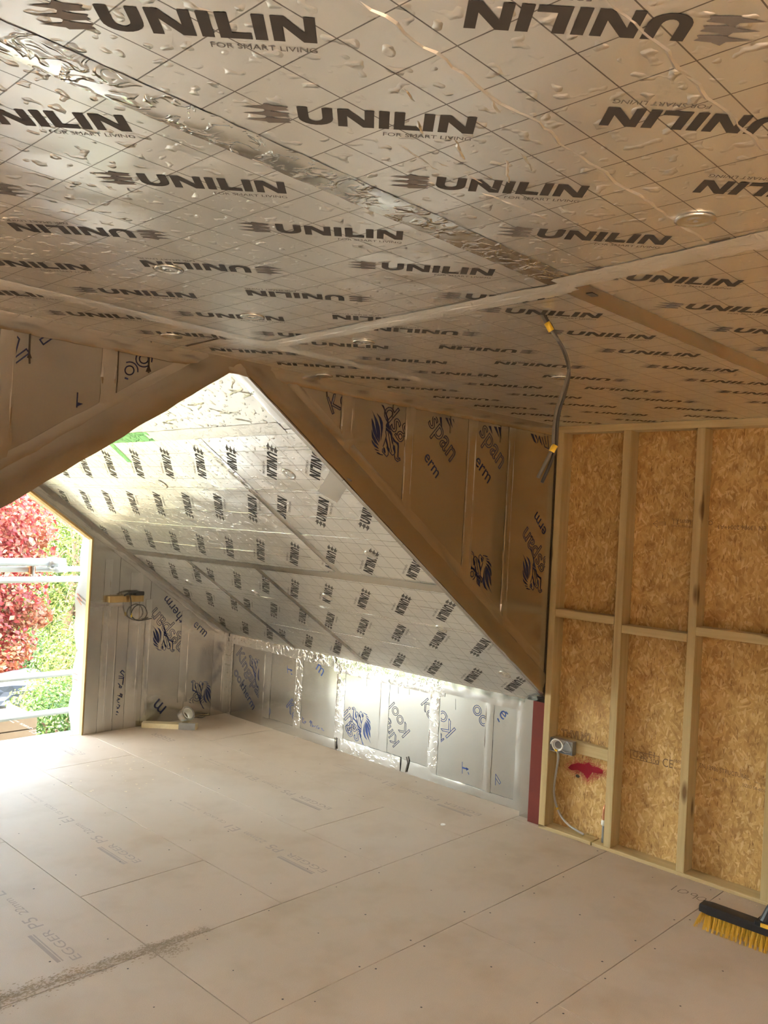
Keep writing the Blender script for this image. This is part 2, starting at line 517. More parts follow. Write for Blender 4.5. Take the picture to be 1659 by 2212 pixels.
def unilin(ink, mark, small, c, sign, clip, along=None):
    d = (-sign/math.sqrt(2), -sign/math.sqrt(2))
    if along: d = along
    s = 0.249/U_W
    u = (-d[1], d[0])
    o = (c[0]-d[0]*s*U_W/2-u[0]*s*0.5, c[1]-d[1]*s*U_W/2-u[1]*s*0.5)
    T = lambda p: (o[0]+s*(d[0]*p[0]+u[0]*p[1]), o[1]+s*(d[1]*p[0]+u[1]*p[1]))
    for p in U_POLY: ink.poly([T(q) for q in p], clip)
    for p in U_MARK: mark.poly([T(q) for q in p], clip)
    letter(small, 'FOR SMART LIVING', T((2.35, -0.42)), T((U_W-0.02, -0.42)), 0, clip)

def board_prints(fr, board, rect, rows, phases, sgn=1, period=0.2975):
    """rows of the word on one board; rect and rows in the frame's metres (a, b)"""
    a0, a1, b0, b1 = rect or (0, 0, 0, 0)
    clip = [(a0, b0), (a1, b0), (a1, b1), (a0, b1)]
    w, m, t = Ink(fr), Ink(fr), Ink(fr)
    for (b, s), ph in zip(rows, phases):
        k0 = math.floor((a0-ph)/period)-1
        for k in range(k0, k0+int((a1-a0)/period)+4):
            unilin(w, m, t, (ph+k*period, b), s*sgn, clip)
    w.build('printed_word', 'ink_black', board)
    m.build('printed_mark', 'ink_grey', board)
    t.build('printed_tagline', 'ink_grey', board)
def foil_sheet(fr, name, rect, mat, parent, thick=0.02, uvo=(0, 0), poly=None):
    a0, a1, b0, b1 = rect or (0, 0, 0, 0)
    q = poly or [(a0, b0), (a1, b0), (a1, b1), (a0, b1)]
    n = len(q)
    v = [fr.at(a, b, 0) for a, b in q]+[fr.at(a, b, -thick) for a, b in q]
    f = [tuple(range(n)), tuple(range(n, 2*n))[::-1]]+[(i, n+i, n+(i+1) % n, (i+1) % n) for i in range(n)]
    uv = [(a+uvo[0], b+uvo[1]) for a, b in q]*2
    return mesh_obj(name, v, f, mat, parent, False, uv)
def tape(fr, p, q, width, mat, parent, name='foil_tape', lift=0.0012, crinkle=0.0012, step=0.03, wob=0.002):
    """a strip of foil tape from p to q, its long edges a little uneven and its skin crinkled"""
    L = math.hypot(q[0]-p[0], q[1]-p[1]); n = max(2, int(L/step)); m = 5
    dx, dy = (q[0]-p[0])/L, (q[1]-p[1])/L
    v, f = [], []
    for i in range(n+1):
        for j in range(m):
            s = (j/(m-1)-0.5)*width
            if j in (0, m-1): s += random.uniform(-wob, wob)
            e = L*i/n+(random.uniform(-wob, wob) if 0 < i < n else 0)
            h = lift*(0.4 if j in (0, m-1) else 1)+random.uniform(0, crinkle)
            v.append(fr.at(p[0]+dx*e-dy*s, p[1]+dy*e+dx*s, h))
    for i in range(n):
        for j in range(m-1):
            k = i*m+j; f.append((k, k+m, k+m+1, k+1)[::-1])
    o = mesh_obj(name, v, f, mat, parent, True)
    return o
def crease(fr, p, q, parent, mat, w=0.007, hgt=0.004, wob=0.005, step=0.03, gaps=0.0, name='foil_crease'):
    """a raised, wandering fold in the foil skin"""
    L = math.hypot(q[0]-p[0], q[1]-p[1]); n = max(3, int(L/step))
    dx, dy = (q[0]-p[0])/L, (q[1]-p[1])/L
    v, f, s = [], [], 0.0
    on = True
    for i in range(n+1):
        s = s*0.8+random.uniform(-wob, wob)*0.6; e = L*i/n
        if gaps and random.random() < gaps: on = not on
        hh = hgt*(random.uniform(0.5, 1.3) if on else 0.05); ww = w*random.uniform(0.6, 1.3)
        if i in (0, n): hh = 0.0
        for t, k in ((-ww, 0.0), (0, hh), (ww, 0.0)):
            v.append(fr.at(p[0]+dx*e-dy*(s+t), p[1]+dy*e+dx*(s+t), 0.0001+k))
    for i in range(n):
        for j in range(2):
            k = i*3+j; f.append((k, k+1, k+4, k+3))
    return mesh_obj(name, v, f, mat, parent, False)
def washer(fr, c, parent, r=0.036):
    v, f = [], []; seg = 20
    prof = [(r, 0.0005), (r, 0.003), (r*0.82, 0.0042), (r*0.72, 0.0025), (r*0.42, 0.0025), (r*0.34, 0.0040), (r*0.16, 0.0038), (0.002, 0.0015)]
    for rr, hh in prof:
        for k in range(seg):
            t = 2*math.pi*k/seg; v.append(fr.at(c[0]+rr*math.cos(t), c[1]+rr*math.sin(t), hh))
    for i in range(len(prof)-1):
        for k in range(seg):
            f.append((i*seg+k, i*seg+(k+1) % seg, (i+1)*seg+(k+1) % seg, (i+1)*seg+k))
    f.append(tuple((len(prof)-1)*seg+k for k in range(seg)))
    return mesh_obj('insulation_washer', v, f, 'clear_washer', parent, True)

# ------------------------------------------------------------------ floor
floor = MB().box(XL, XK+0.10, YB, YE+0.03, -0.10, -0.022).build('floor', 'joint_dark')
tag(floor, 'beige chipboard floor laid in wide sheets with printed lines', kind='structure')
G = 0.0016
def sheet(x0, x1, y0, y1, mat):
    return MB().box(x0+G, x1-G, y0+G, y1-G, -0.022, 0.0, 0.0008).build('floor_sheet', mat, floor)
def floor_print(parent, x, ynear):
    """maker's line of print, read from the near end away from the room"""
    k = Ink(F_FLOOR, 0.0004)
    y = ynear
    for txt, ln, dx in (('EGGER', 0.27, 0.0), ('P5', 0.09, 0.0), ('22mm', 0.17, 0.0), ('E1', 0.08, 0.0), ('CE UKCA', 0.20, 0.0)):
        letter(k, txt, (x+0.03+dx, y), (x+0.03+dx, y+ln), 0, None, 0.75 if txt != 'EGGER' else 0.6)
        y += ln+0.045
    letter(k, 'EN 312 EN 13986', (x+0.03, y), (x+0.03, y+0.16)); letter(k, 'P5 moisture resistant', (x-0.005, y), (x-0.005, y+0.17))
    k.poly([(x-0.055, ynear+0.02), (x-0.055, ynear+0.27), (x-0.04, ynear+0.27), (x-0.04, ynear+0.02)])
    k.poly([(x-0.036, ynear+0.02), (x-0.036, ynear+0.27), (x-0.030, ynear+0.27), (x-0.030, ynear+0.02)])
    k.build('printed_line', 'ink_faded', parent)
YS = 2.757
cols = [-0.69, -0.08, 0.528, 1.137, 1.747, 2.357, 2.966, 3.576, XK]
breaks = {0: [4.5], 1: [3.33], 2: [5.06], 3: [4.1], 4: [3.335], 5: [5.06], 6: [3.33], 7: [5.06]}
for i in range(8):
    ys = [YS]+breaks[i]+[YE+0.03]
    for a, b in zip(ys, ys[1:]):
        sh = sheet(cols[i], cols[i+1], a, b, 'chipboard_printed')
        if i == 3 and a == YS: floor_print(sh, 1.50, 2.88)
        if i == 4 and a > 3: floor_print(sh, 2.10, 3.50)
        if i == 5:
            if a == YS: floor_print(sh, 2.70, 2.88)
            elif a > 5: floor_print(sh, 2.70, 5.24)
        if i == 6 and a > 3: floor_print(sh, 3.29, 3.49)
        if i == 7 and a == YS: floor_print(sh, 3.90, 2.90)
        if i == 6 and a > 3:
            k = Ink(F_FLOOR, 0.0004); letter(k, 'EGGER', (3.38, 5.2), (3.38, 5.45)); k.build('printed_line', 'ink_faded', sh)
rows = [(2.163, YS, [-2.2, 0.0, 1.744]), (1.560, 2.163, [-1.0, 0.42, 2.82]), (0.957, 1.560, [-2.0, 0.2, 2.6]), (0.354, 0.957, [-1.2, 1.2, 3.6]),
        (-0.249, 0.354, [-2.0, 0.4, 2.8]), (-1.5, -0.249, [-0.5, 1.9]), (YB, -1.5, [0.6, 3.0])]
for y0, y1, xs in rows:
    xx = [XL]+xs+[XR-0.004]
    for a, b in zip(xx, xx[1:]): sheet(a, b, y0, y1, 'chipboard_bare')
MB().box(XR-0.002, XK+0.06, YF-0.002, YS, -0.022, -0.001).build('floor_packer', 'chipboard_bare', floor)
# screw heads
mb = MB(); pts = []
for x in (1.42, 2.06, 2.66, 3.27, 3.86):
    for j in range(5):
        y = 2.95+j*0.6
        for dx in (-0.24, 0.0, 0.24): pts.append((x+dx+random.uniform(-.03, .03), y+random.uniform(-.03, .03)))
for y in (2.72, 2.2, 2.12, 1.60, 1.52, 1.86, 1.25, 2.45, 1.0, 0.9):
    for j in range(10): pts.append((0.95+j*0.33+random.uniform(-.06, .06), y+random.uniform(-.02, .02)))
for x, y in pts:
    r = random.uniform(0.003, 0.0048); n = len(mb.v)
    mb.v += [Vector((x+r*math.cos(t), y+r*math.sin(t), 0.0005)) for t in [i*math.pi/4 for i in range(8)]]
    mb.f.append(tuple(range(n, n+8)))
tag(mb.build('screw_head', 'screw', floor), kind='stuff')
# dust swept along the seam, wood crumbs by the stud wall
mb = MB()
for i in range(2600):
    t = random.random()**1.3
    x = 1.05+0.95*t; y = 2.80-0.03*t+random.gauss(0, 0.012+0.020*(1-t))
    if random.random() < 0.10: x = 1.79+random.gauss(0, 0.04); y = 2.73+random.gauss(0, 0.03)
    r = random.uniform(0.001, 0.0042); an = random.random()*3
    n = len(mb.v); mb.v += [Vector((x+r*math.cos(an+k*1.57)*(1+k % 2), y+r*math.sin(an+k*1.57), 0.0005+random.random()*0.0005)) for k in range(4)]; mb.f.append((n, n+1, n+2, n+3))
tag(mb.build('dirt_trail', 'dirt_trail', floor), kind='stuff')
mb = MB()
for i in range(150):
    y = random.uniform(1.2, 2.5); x = XR-abs(random.gauss(0, 0.02))-0.003
    r = random.uniform(0.002, 0.006); n = len(mb.v); an = random.random()*3
    mb.v += [Vector((x+r*math.cos(an+k*2.1), y+r*math.sin(an+k*2.1), 0.001+0.002*(k == 1))) for k in range(3)]; mb.f.append((n, n+1, n+2))
for i in range(60):
    x, y = random.uniform(2.3, 3.2), random.uniform(4.4, 5.1); r = random.uniform(0.003, 0.012); n = len(mb.v); an = random.random()*3
    mb.v += [Vector((x+r*math.cos(an+k*2.1), y+r*math.sin(an+k*2.1), 0.001)) for k in range(3)]; mb.f.append((n, n+1, n+2))
tag(mb.build('wood_crumb', 'sawdust', floor), kind='stuff')
# hand-written measurement on the floor
k = Ink(F_FLOOR, 0.0005)
z = lambda u, v: F_FLOOR.px(1440+u/7.575, 1900+v/7.578)
k.stroke([z(165, 105), z(120, 135), z(75, 170)], 0.004)
k.stroke([z(*p) for p in [(180, 190), (230, 168), (310, 172), (358, 205), (330, 224), (250, 222), (195, 205)]], 0.004, None, True)
k.stroke([z(*p) for p in [(505, 262), (450, 270), (398, 245), (415, 228), (480, 235), (510, 258), (470, 290), (430, 310)]], 0.004)
k.stroke([z(*p) for p in [(645, 310), (600, 290), (520, 290), (490, 310), (530, 340), (600, 346), (640, 330)]], 0.004, None, True)
k.build('pencil_number', 'ink_pencil', floor)

# ------------------------------------------------------------------ ceiling
RX0, RX1, RY0, RY1 = -1.80, -0.05, -1.55, -0.15          # unseen roof light added behind the viewer to brighten the room
mb = MB()
for x0, x1, y0, y1 in ((XL, RX0, YB, YF+0.12), (RX1, XK+0.10, YB, YF+0.12), (RX0, RX1, YB, RY0), (RX0, RX1, RY1, YF+0.12)): mb.box(x0, x1, y0, y1, ZC+0.02, ZC+0.10)
for x0, x1, y0, y1 in ((RX0-0.03, RX0, RY0, RY1), (RX1, RX1+0.03, RY0, RY1), (RX0, RX1, RY0-0.03, RY0), (RX0, RX1, RY1, RY1+0.03)): mb.box(x0, x1, y0, y1, ZC+0.02, ZC+0.40)
ceiling = mb.build('ceiling', 'joint_dark')
tag(ceiling, 'flat ceiling of foil faced insulation boards with dark printed lettering', kind='structure')
GJ = 0.002
def cboard(x0, x1, y0, y1, ry, phx, uvx):
    r = (-x1+GJ, -x0-GJ, y0+GJ, y1-GJ)
    b = foil_sheet(F_CEIL, 'insulation_board', r, 'foil_printed_board', ceiling, 0.02, (uvx, 0.0))
    if ry: board_prints(F_CEIL, b, r, ry, [-p for p in phx])
    return b
cboard(-0.78, 1.64, -0.13, 1.07, [(0.06, 1), (0.515, -1), (0.845, 1)], [0.541, 0.80, 0.541], 0.005)
cboard(1.64, XR+0.1, -0.13, 1.07, [(0.06, 1), (0.515, -1), (0.845, 1)], [1.782, 1.75, 1.782], 0.03)
cboard(-0.65, 1.753, 1.07, 2.27, [(1.243, 1), (1.693, -1), (2.015, 1)], [0.822, 0.79, 0.855], 0.005)
cboard(1.753, XR+0.1, 1.07, 2.27, [(1.243, 1), (1.695, -1), (2.025, 1)], [2.178, 2.147, 2.193], 0.03)
cboard(-0.80, 1.60, 2.27, YF+0.06, [(2.355, 1)], [1.228], 0.01)
cboard(1.60, XR+0.1, 2.27, YF+0.06, [(2.425, -1)], [2.075], 0.02)
cboard(RX1, 1.8, -1.33, -0.13, [(-0.9, 1), (-0.5, -1)], [0.5, 0.6], 0)
cboard(1.8, XR+0.1, -1.33, -0.13, [(-0.9, 1), (-0.5, -1)], [2.5, 2.6], 0)

cboard(XL, -0.78, -0.13, 1.07, None, None, 0)
cboard(XL, -0.65, 1.07, 2.27, None, None, 0)
cboard(XL, -0.80, 2.27, YF+0.06, None, None, 0)
cboard(XL, RX0, -1.33, -0.13, None, None, 0)
cboard(XL, RX0, YB, -1.33, None, None, 0)
cboard(RX1, XR+0.1, YB, -1.33, None, None, 0)
cboard(RX0, RX1, YB, RY0, None, None, 0)
c_ = lambda x, y: (-x, y)
tape(F_CEIL, c_(-2.8, 1.068), c_(1.68, 1.068), 0.080, 'foil_tape', ceiling, crinkle=0.0010)
tape(F_CEIL, c_(1.70, 1.072), c_(XR+0.02, 1.068), 0.080, 'foil_tape_smooth', ceiling, crinkle=0.0006)
tape(F_CEIL, c_(1.755, 2.26), c_(1.69, 1.07), 0.085, 'foil_tape_lit', ceiling, crinkle=0.0016)
tape(F_CEIL, c_(1.66, 1.08), c_(1.60, 0.45), 0.085, 'foil_tape_lit', ceiling, crinkle=0.0012, lift=0.002)
tape(F_CEIL, c_(-0.8, 2.26), c_(XR+0.02, 2.26), 0.075, 'foil_tape_lit', ceiling, crinkle=0.0008)
crease(F_CEIL, c_(1.745, 2.22), c_(1.69, 1.1), ceiling, 'foil_tape_lit', 0.009, 0.0030, 0.004)
crease(F_CEIL, c_(1.65, 1.06), c_(1.62, 0.72), ceiling, 'foil_tape_lit', 0.008, 0.0025, 0.004)
crease(F_CEIL, c_(-0.4, 2.235), c_(1.40, 2.235), ceiling, 'foil_tape_lit', 0.010, 0.0025, 0.002)
zc = lambda u, v: F_CEIL.px(830+u/2.0, v/2.0)
crease(F_CEIL, zc(-100, 0), zc(820, 655), ceiling, 'foil_printed_board', 0.0032, 0.0020, 0.008, 0.018)
crease(F_CEIL, zc(820, 655), zc(1440, 1080), ceiling, 'foil_printed_board', 0.0035, 0.0024, 0.007, 0.022)
crease(F_CEIL, zc(950, 0), zc(1659, 660), ceiling, 'foil_printed_board', 0.0032, 0.0018, 0.006, 0.018)
for a, b in [((590, 660), (640, 740)), ((90, 380), (130, 440)), ((300, 600), (340, 690)), ((530, 690), (545, 790)), ((150, 520), (170, 580)), ((460, 410), (490, 490))]:
    crease(F_CEIL, zc(*a), zc(*b), ceiling, 'foil_printed_board', 0.0026, 0.0018, 0.003, 0.008)
for a, b in [((60, 620), (340, 790)), ((200, 690), (520, 830)), ((420, 830), (700, 950))]:
    crease(F_CEIL, zc(*a), zc(*b), ceiling, 'foil_printed_board', 0.0022, 0.0014, 0.005, 0.012, 0.3)
for p in [(1502, 473), (364, 580), (545, 683), (786, 738), (1210, 815), (700, 811), (370, 725)]:
    washer(F_CEIL, F_CEIL.px(*p), ceiling)
k = Ink(F_CEIL, 0.0026)
k.stroke([F_CEIL.px(1535, 520), F_CEIL.px(1575, 512)], 0.006)
k.stroke([F_CEIL.px(1275, 633), F_CEIL.px(1283, 637)], 0.018)
k.build('board_gap', 'joint_dark', ceiling)
k = Ink(F_CEIL, 0.0008)
k.stroke([F_CEIL.px(403, 747), F_CEIL.px(470, 731)], 0.012)
k.build('board_gap', 'joint_dark', ceiling)

# ------------------------------------------------------------------ sloping gable ceilings
def slope_board(fr, parent, y0, y1, s0, s1, mat, ry=None, phy=None, uvo=(0, 0)):
    r = (-y1+GJ, -y0-GJ, s0+GJ, s1-GJ)
    b = foil_sheet(fr, 'insulation_board', r, mat, parent, 0.02, uvo)
    if ry: board_prints(fr, b, r, ry, [-p for p in phy])
    return b
SR = (XK-XRIDGE)*CS                           # slope length up to the ridge
def slope_base(name, fr, label):
    v = [fr.at(-a, s, o) for o in (-0.02, -0.10) for a, s in ((YF+0.02, -0.05), (YE+0.25, -0.05), (YE+0.25, SR+0.04), (YF+0.02, SR+0.04))]
    o = mesh_obj(name, v, [(0, 1, 2, 3), (7, 6, 5, 4), (0, 4, 5, 1), (1, 5, 6, 2), (2, 6, 7, 3), (3, 7, 4, 0)], 'joint_dark')
    return tag(o, label, kind='structure')
cg = slope_base('ceiling_gable_right', F_SLOPE, 'sloping foil ceiling beyond the opening with rows of printed lettering')
R1 = [(0.166, 1), (0.625, -1), (0.948, 1)]
R2 = [(1.365, 1), (1.822, -1), (2.150, 1)]
slope_board(F_SLOPE, cg, YF+0.03, 4.115, 0.0, 1.20, 'foil_printed_board', R1, [2.793, 2.748, 2.789])
slope_board(F_SLOPE, cg, 4.115, 4.88, 0.0, 1.20, 'foil_printed_board', R1, [4.26, 4.20, 4.26])
slope_board(F_SLOPE, cg, 4.88, YE, 0.0, 1.20, 'foil_printed_board', R1, [5.00, 4.95, 5.02])
slope_board(F_SLOPE, cg, YF+0.03, 3.355, 1.20, 2.38, 'foil_printed_board', R2, [2.703, 2.66, 2.710])
slope_board(F_SLOPE, cg, 3.355, YE, 1.20, 2.38, 'foil_printed_board', R2, [3.59, 3.49, 3.565])
slope_board(F_SLOPE, cg, YF+0.03, YE, 2.38, SR+0.03, 'foil_plain_board')
s_ = lambda y, s: (-y, s)
tape(F_SLOPE, s_(3.75, 2.382), s_(2.70, 2.388), 0.068, 'foil_tape_lit', cg, crinkle=0.002)
tape(F_SLOPE, s_(YE, 2.38), s_(3.72, 2.382), 0.068, 'foil_tape_green', cg, crinkle=0.002)
tape(F_SLOPE, s_(4.17, 2.36), s_(4.19, 2.19), 0.05, 'foil_tape_green', cg, crinkle=0.001)
tape(F_SLOPE, s_(YE-0.05, 1.185), s_(3.38, 1.20), 0.062, 'foil_tape_smooth', cg, crinkle=0.0016)
tape(F_SLOPE, s_(3.42, 1.205), s_(YF+0.04, 1.20), 0.075, 'foil_tape_smooth', cg, crinkle=0.001)
tape(F_SLOPE, s_(3.355, 2.35), s_(3.35, 1.92), 0.052, 'foil_tape', cg, crinkle=0.002)
tape(F_SLOPE, s_(3.35, 1.95), s_(3.34, 1.22), 0.052, 'foil_tape_smooth', cg, crinkle=0.0012)
tape(F_SLOPE, s_(4.125, 1.17), s_(4.10, 0.0), 0.055, 'foil_tape_smooth', cg, crinkle=0.0012)
tape(F_SLOPE, s_(4.89, 1.16), s_(4.86, 0.0), 0.055, 'foil_tape_smooth', cg, crinkle=0.0012)
tape(F_SLOPE, s_(2.835, 1.925), s_(2.60, 2.09), 0.10, 'foil_tape_smooth', cg, crinkle=0.001)
tape(F_SLOPE, s_(YE-0.035, 2.36), s_(YE-0.035, 0.0), 0.07, 'foil_tape_smooth', cg, crinkle=0.002)
tape(F_SLOPE, s_(2.66, 2.735), s_(2.66, 2.42), 0.075, 'foil_tape_smooth', cg, crinkle=0.002)
for y0, y1, s, g in [(5.55, 2.66, 1.970, 0.12), (4.45, 2.7, 1.762, 0.1), (5.3, 2.65, 1.588, 0.0), (5.5, 3.45, 1.365, 0.08), (5.5, 3.3, 0.79, 0.15), (5.2, 4.0, 0.375, 0.15),
                     (5.55, 4.7, 1.01, 0.2), (4.1, 3.3, 0.435, 0.15), (3.9, 2.7, 0.78, 0.2), (3.1, 2.7, 0.40, 0.2), (2.98, 2.65, 2.27, 0.1), (3.0, 2.7, 0.98, 0.2)]:
    crease(F_SLOPE, s_(y0, s), s_(y1, s+random.uniform(-.006, .006)), cg, 'foil_tape_smooth', 0.0018, 0.0013, 0.003, 0.03, g)
for y, s in [(4.114, 2.0), (2.946, 2.09), (2.93, 1.454), (3.699, 0.929), (2.943, 0.751), (2.777, 0.304), (5.275, 0.824), (4.486, 0.827)]:
    washer(F_SLOPE, s_(y, s), cg)
k = Ink(F_SLOPE, 0.0006)
for p in [(363, 893), (366, 891), (413, 886)]:
    a = F_SLOPE.px(*p); k.stroke([a, (a[0]+0.006, a[1]-0.004)], 0.005)
k.build('nail_mark', 'joint_dark', cg)
# folds in the plain foil under the ridge
for i in range(16):
    y = random.uniform(2.72, 3.5); s = random.uniform(2.45, 2.70)
    crease(F_SLOPE, s_(y, s), s_(y-random.uniform(0.05, 0.14), s+random.uniform(-0.04, 0.04)), cg, 'foil_plain_board', 0.005, 0.0035, 0.004, 0.012)
F_SLOPE_L = Frame((2*XRIDGE-XK, 0, ZK), (0, 1, 0), (1/CS, 0, SL/CS))
v = [F_SLOPE_L.at(a, s, o) for o in (-0.02, -0.10) for a, s in ((YF+0.02, -0.05), (YE+0.25, -0.05), (YE+0.25, SR+0.04), (YF+0.02, SR+0.04))]
cgl = tag(mesh_obj('ceiling_gable_left', v, [(3, 2, 1, 0), (4, 5, 6, 7), (1, 5, 4, 0), (2, 6, 5, 1), (3, 7, 6, 2), (0, 4, 7, 3)], 'joint_dark'),
          'opposite sloping foil ceiling of the gable, hidden behind the opening edge', kind='structure')
for s0, s1 in ((0, 1.2), (1.2, SR+0.02)):
    for y0, y1 in ((YF+0.03, 4.1), (4.1, YE)):
        foil_sheet(F_SLOPE_L, 'insulation_board', (y0+GJ, y1-GJ, s0+GJ, s1-GJ), 'foil_printed_board', cgl)

# ------------------------------------------------------------------ far wall with the gable opening
zR = lambda x: 2.175-0.675*(x-XRIDGE)
zL = lambda x: 2.175-0.668*(XRIDGE-x)
def prism_y(poly, y0, y1, mb=None):
    mb = mb or MB()
    return mb.prism([(x, 0, z) for x, z in poly], (0, y1, 0), (0, y0, 0))
mb = MB()
rp = [(XRIDGE, 2.175), (4.10, zR(4.10)), (4.10, ZC), (XRIDGE, ZC)]
lp = [(-0.42, zL(-0.42)), (XRIDGE, 2.175), (XRIDGE, ZC), (-0.42, ZC)]
prism_y(rp, YF+0.010, YF+0.028, mb); prism_y(lp, YF+0.010, YF+0.028, mb)
prism_y([(XL, 0), (-0.42, 0), (-0.42, ZC), (XL, ZC)], YF+0.010, YF+0.028, mb)
wall_far = mb.build('wall_far', 'foil_edge')
tag(wall_far, 'foil clad wall with a triangular opening into the gable', kind='structure')
far_panels = []
for poly, cuts in ((rp, [XRIDGE, 2.43, 2.82, 3.28, 3.602, 4.018]), (lp, [-0.42, 0.30, 0.66, 1.03, 1.385, XRIDGE])):
    for a, b in zip(cuts, cuts[1:]):
        q = clip_poly(ccw(poly), [(a+0.002, 0), (b-0.002, 0), (b-0.002, ZC), (a+0.002, ZC)])
        if len(q) > 2: far_panels.append((a, b, foil_sheet(F_FAR, 'foil_panel', None, 'foil_panel', wall_far, 0.010, (0, 0), q)))
foil_sheet(F_FAR, 'foil_panel', (XL, -0.425, 0, ZC), 'foil_panel', wall_far, 0.010)
# wide foil strip folded round the edge of the opening
e = 0.055
tape(F_FAR, (XRIDGE+0.02, zR(XRIDGE)+e), (4.012, zR(4.012)+e), 0.10, 'foil_edge', wall_far, 'edge_strip', 0.005, 0.0012, 0.06, 0.003)
tape(F_FAR, (-0.42, zL(-0.42)+e), (XRIDGE-0.02, zL(XRIDGE)+e-0.008), 0.10, 'foil_edge', wall_far, 'edge_strip', 0.005, 0.0012, 0.06, 0.003)
tape(F_FAR, (XRIDGE+0.09, zR(XRIDGE+0.09)+0.15), (3.97, zR(3.97)+0.15), 0.055, 'foil_tape_smooth', wall_far, 'edge_strip', 0.002, 0.001, 0.07, 0.003)
tape(F_FAR, (-0.3, zL(-0.3)+0.14), (XRIDGE-0.15, zL(XRIDGE-0.15)+0.12), 0.06, 'foil_tape_smooth', wall_far, 'edge_strip', 0.002, 0.001, 0.07, 0.003)
for x, w, z0 in [(2.432, 0.075, zR(2.43)+0.12), (2.820, 0.062, zR(2.82)+0.12), (3.275, 0.075, zR(3.28)+0.12), (3.602, 0.060, zR(3.6)+0.12), (1.360, 0.060, zL(1.385)+0.12), (1.03, 0.05, zL(1.03)+0.12)]:
    tape(F_FAR, (x, z0), (x, ZC-0.04), w, 'foil_tape_smooth', wall_far, crinkle=0.0012, lift=0.0018)
    for dx in (-w*0.42, w*0.30):
        crease(F_FAR, (x+dx, z0+0.05), (x+dx+0.004, ZC-0.08), wall_far, 'foil_tape_smooth', 0.006, 0.0045, 0.0012, 0.06)
tape(F_FAR, (-0.42, ZC-0.028), (XR-0.01, ZC-0.028), 0.055, 'foil_tape_smooth', wall_far, crinkle=0.002, lift=0.003)
k = Ink(F_FAR, 0.003); k.stroke([(4.014, 0.74), (4.014, 2.17)], 0.006); k.build('board_gap', 'joint_dark', wall_far)

# ------------------------------------------------------------------ stud wall on the right
DP = 0.089
wall_right = MB().box(XR+DP+0.011, XR+DP+0.06, YB, YF+0.10, -0.02, ZC).build('wall_right', 'joint_dark')
tag(wall_right, 'timber stud wall with bare strand board sheathing', kind='structure')
for a, b in ((1.42, YF), (0.22, 1.42), (-0.98, 0.22), (YB, -0.98)):
    MB().box(XR+DP, XR+DP+0.011, a+0.0015, b-0.0015, -0.02, ZC).build('strand_board', 'osb', wall_right)
ST = [(2.546, 2.586), (2.148, 2.190), (1.757, 1.798)]
y = 1.400
while y > YB+0.1:
    ST.append((y-0.042, y)); y -= 0.395
for a, b in ST:
    MB().box(XR, XR+DP, a, b, 0.016, ZC-0.038, 0.002).build('stud', 'timber_z', wall_right)
MB().box(XR, XR+DP, 2.262, 2.588, -0.02, 0.016, 0.0025).build('sole_plate', 'timber_y', wall_right)
MB().box(XR-0.004, XR+DP, YB, 2.255, -0.02, 0.016, 0.0025).build('sole_plate', 'timber_y', wall_right)
MB().box(XR, XR+DP, YB, 2.588, ZC-0.038, ZC-0.0005, 0.002).build('top_plate', 'timber_y', wall_right)
for (a, b), z in zip([(2.190, 2.546), (1.798, 2.148), (1.400, 1.757)], (1.180, 1.143, 1.181)):
    MB().box(XR, XR+DP, a+0.001, b-0.001, z-0.021, z+0.021, 0.002).build('noggin', 'timber_y', wall_right)
for (a, b) in [(ST[i+1][1], ST[i][0]) for i in range(3, len(ST)-1)]:
    z = random.choice((1.143, 1.185)); MB().box(XR, XR+DP, a+0.001, b-0.001, z-0.021, z+0.021, 0.002).build('noggin', 'timber_y', wall_right)
MB().box(XR+DP-0.040, XR+DP, 2.192, 2.544, 0.438, 0.500, 0.002).build('noggin', 'timber_y', wall_right)
# printing on the strand board
k = Ink(F_OSB)
def up_text(t, u0, v0, u1, v1, tall=1.0): letter(k, t, F_OSB.px(u0, v0), F_OSB.px(u1, v1), 0, None, tall)
up_text('OSB/3 11mm E1', 1540, 1125, 1455, 1123); up_text('EN 13986:2004+A1', 1655, 1137, 1552, 1134); up_text('ORIENTATION', 1497, 1123, 1452, 1119); up_text('STRENGTH AXIS', 1497, 1136, 1450, 1133)
for p, q in [((1411, 1131), (1438, 1131)), ((1411, 1131), (1420, 1124)), ((1411, 1131), (1420, 1139)), ((1420, 1124), (1419, 1128)), ((1420, 1139), (1419, 1134)), ((1419, 1128), (1438, 1128)), ((1438, 1128), (1438, 1134)), ((1438, 1134), (1419, 1134))]:
    k.stroke([F_OSB.px(*p), F_OSB.px(*q)], 0.0022)
q = lambda u, v: F_OSB.px(1340+u/5.2, 1580+v/5.2)
k.stroke([q(115, 205), q(440, 285), q(430, 375), q(115, 295)], 0.003, None, True)
letter(k, 'OSB', q(140, 280), q(300, 315), 0.002); letter(k, 'EN 300', q(225, 325), q(430, 375)); letter(k, 'E1', q(320, 290), q(385, 303))
letter(k, 'CE', q(475, 390), q(590, 415), 0, None, 1.25); letter(k, '0502', q(600, 345), q(690, 362)); letter(k, 'WOOD', q(600, 420), q(690, 437))
letter(k, 'EN 13986 STRUCTURAL', q(890, 400), q(1450, 545), 0, None, 1.3); letter(k, '11 mm', q(1000, 535), q(1100, 555)); letter(k, 'E1', q(1150, 565), q(1190, 572))
letter(k, '2440 x 1220', q(1500, 575), q(1625, 608)); letter(k, 'SIZED 08-4009', q(1370, 615), q(1630, 690), 0, None, 1.2)
q = lambda u, v: F_OSB.px(1160+u/7.9, 1560+v/7.9)
letter(k, 'TMVLM2', q(420, 270), q(920, 360), 0.003, None, 1.5); letter(k, 'UK', q(1045, 385), q(1150, 408), 0, None, 1.2)
k.build('board_print', 'ink_osb', wall_right)
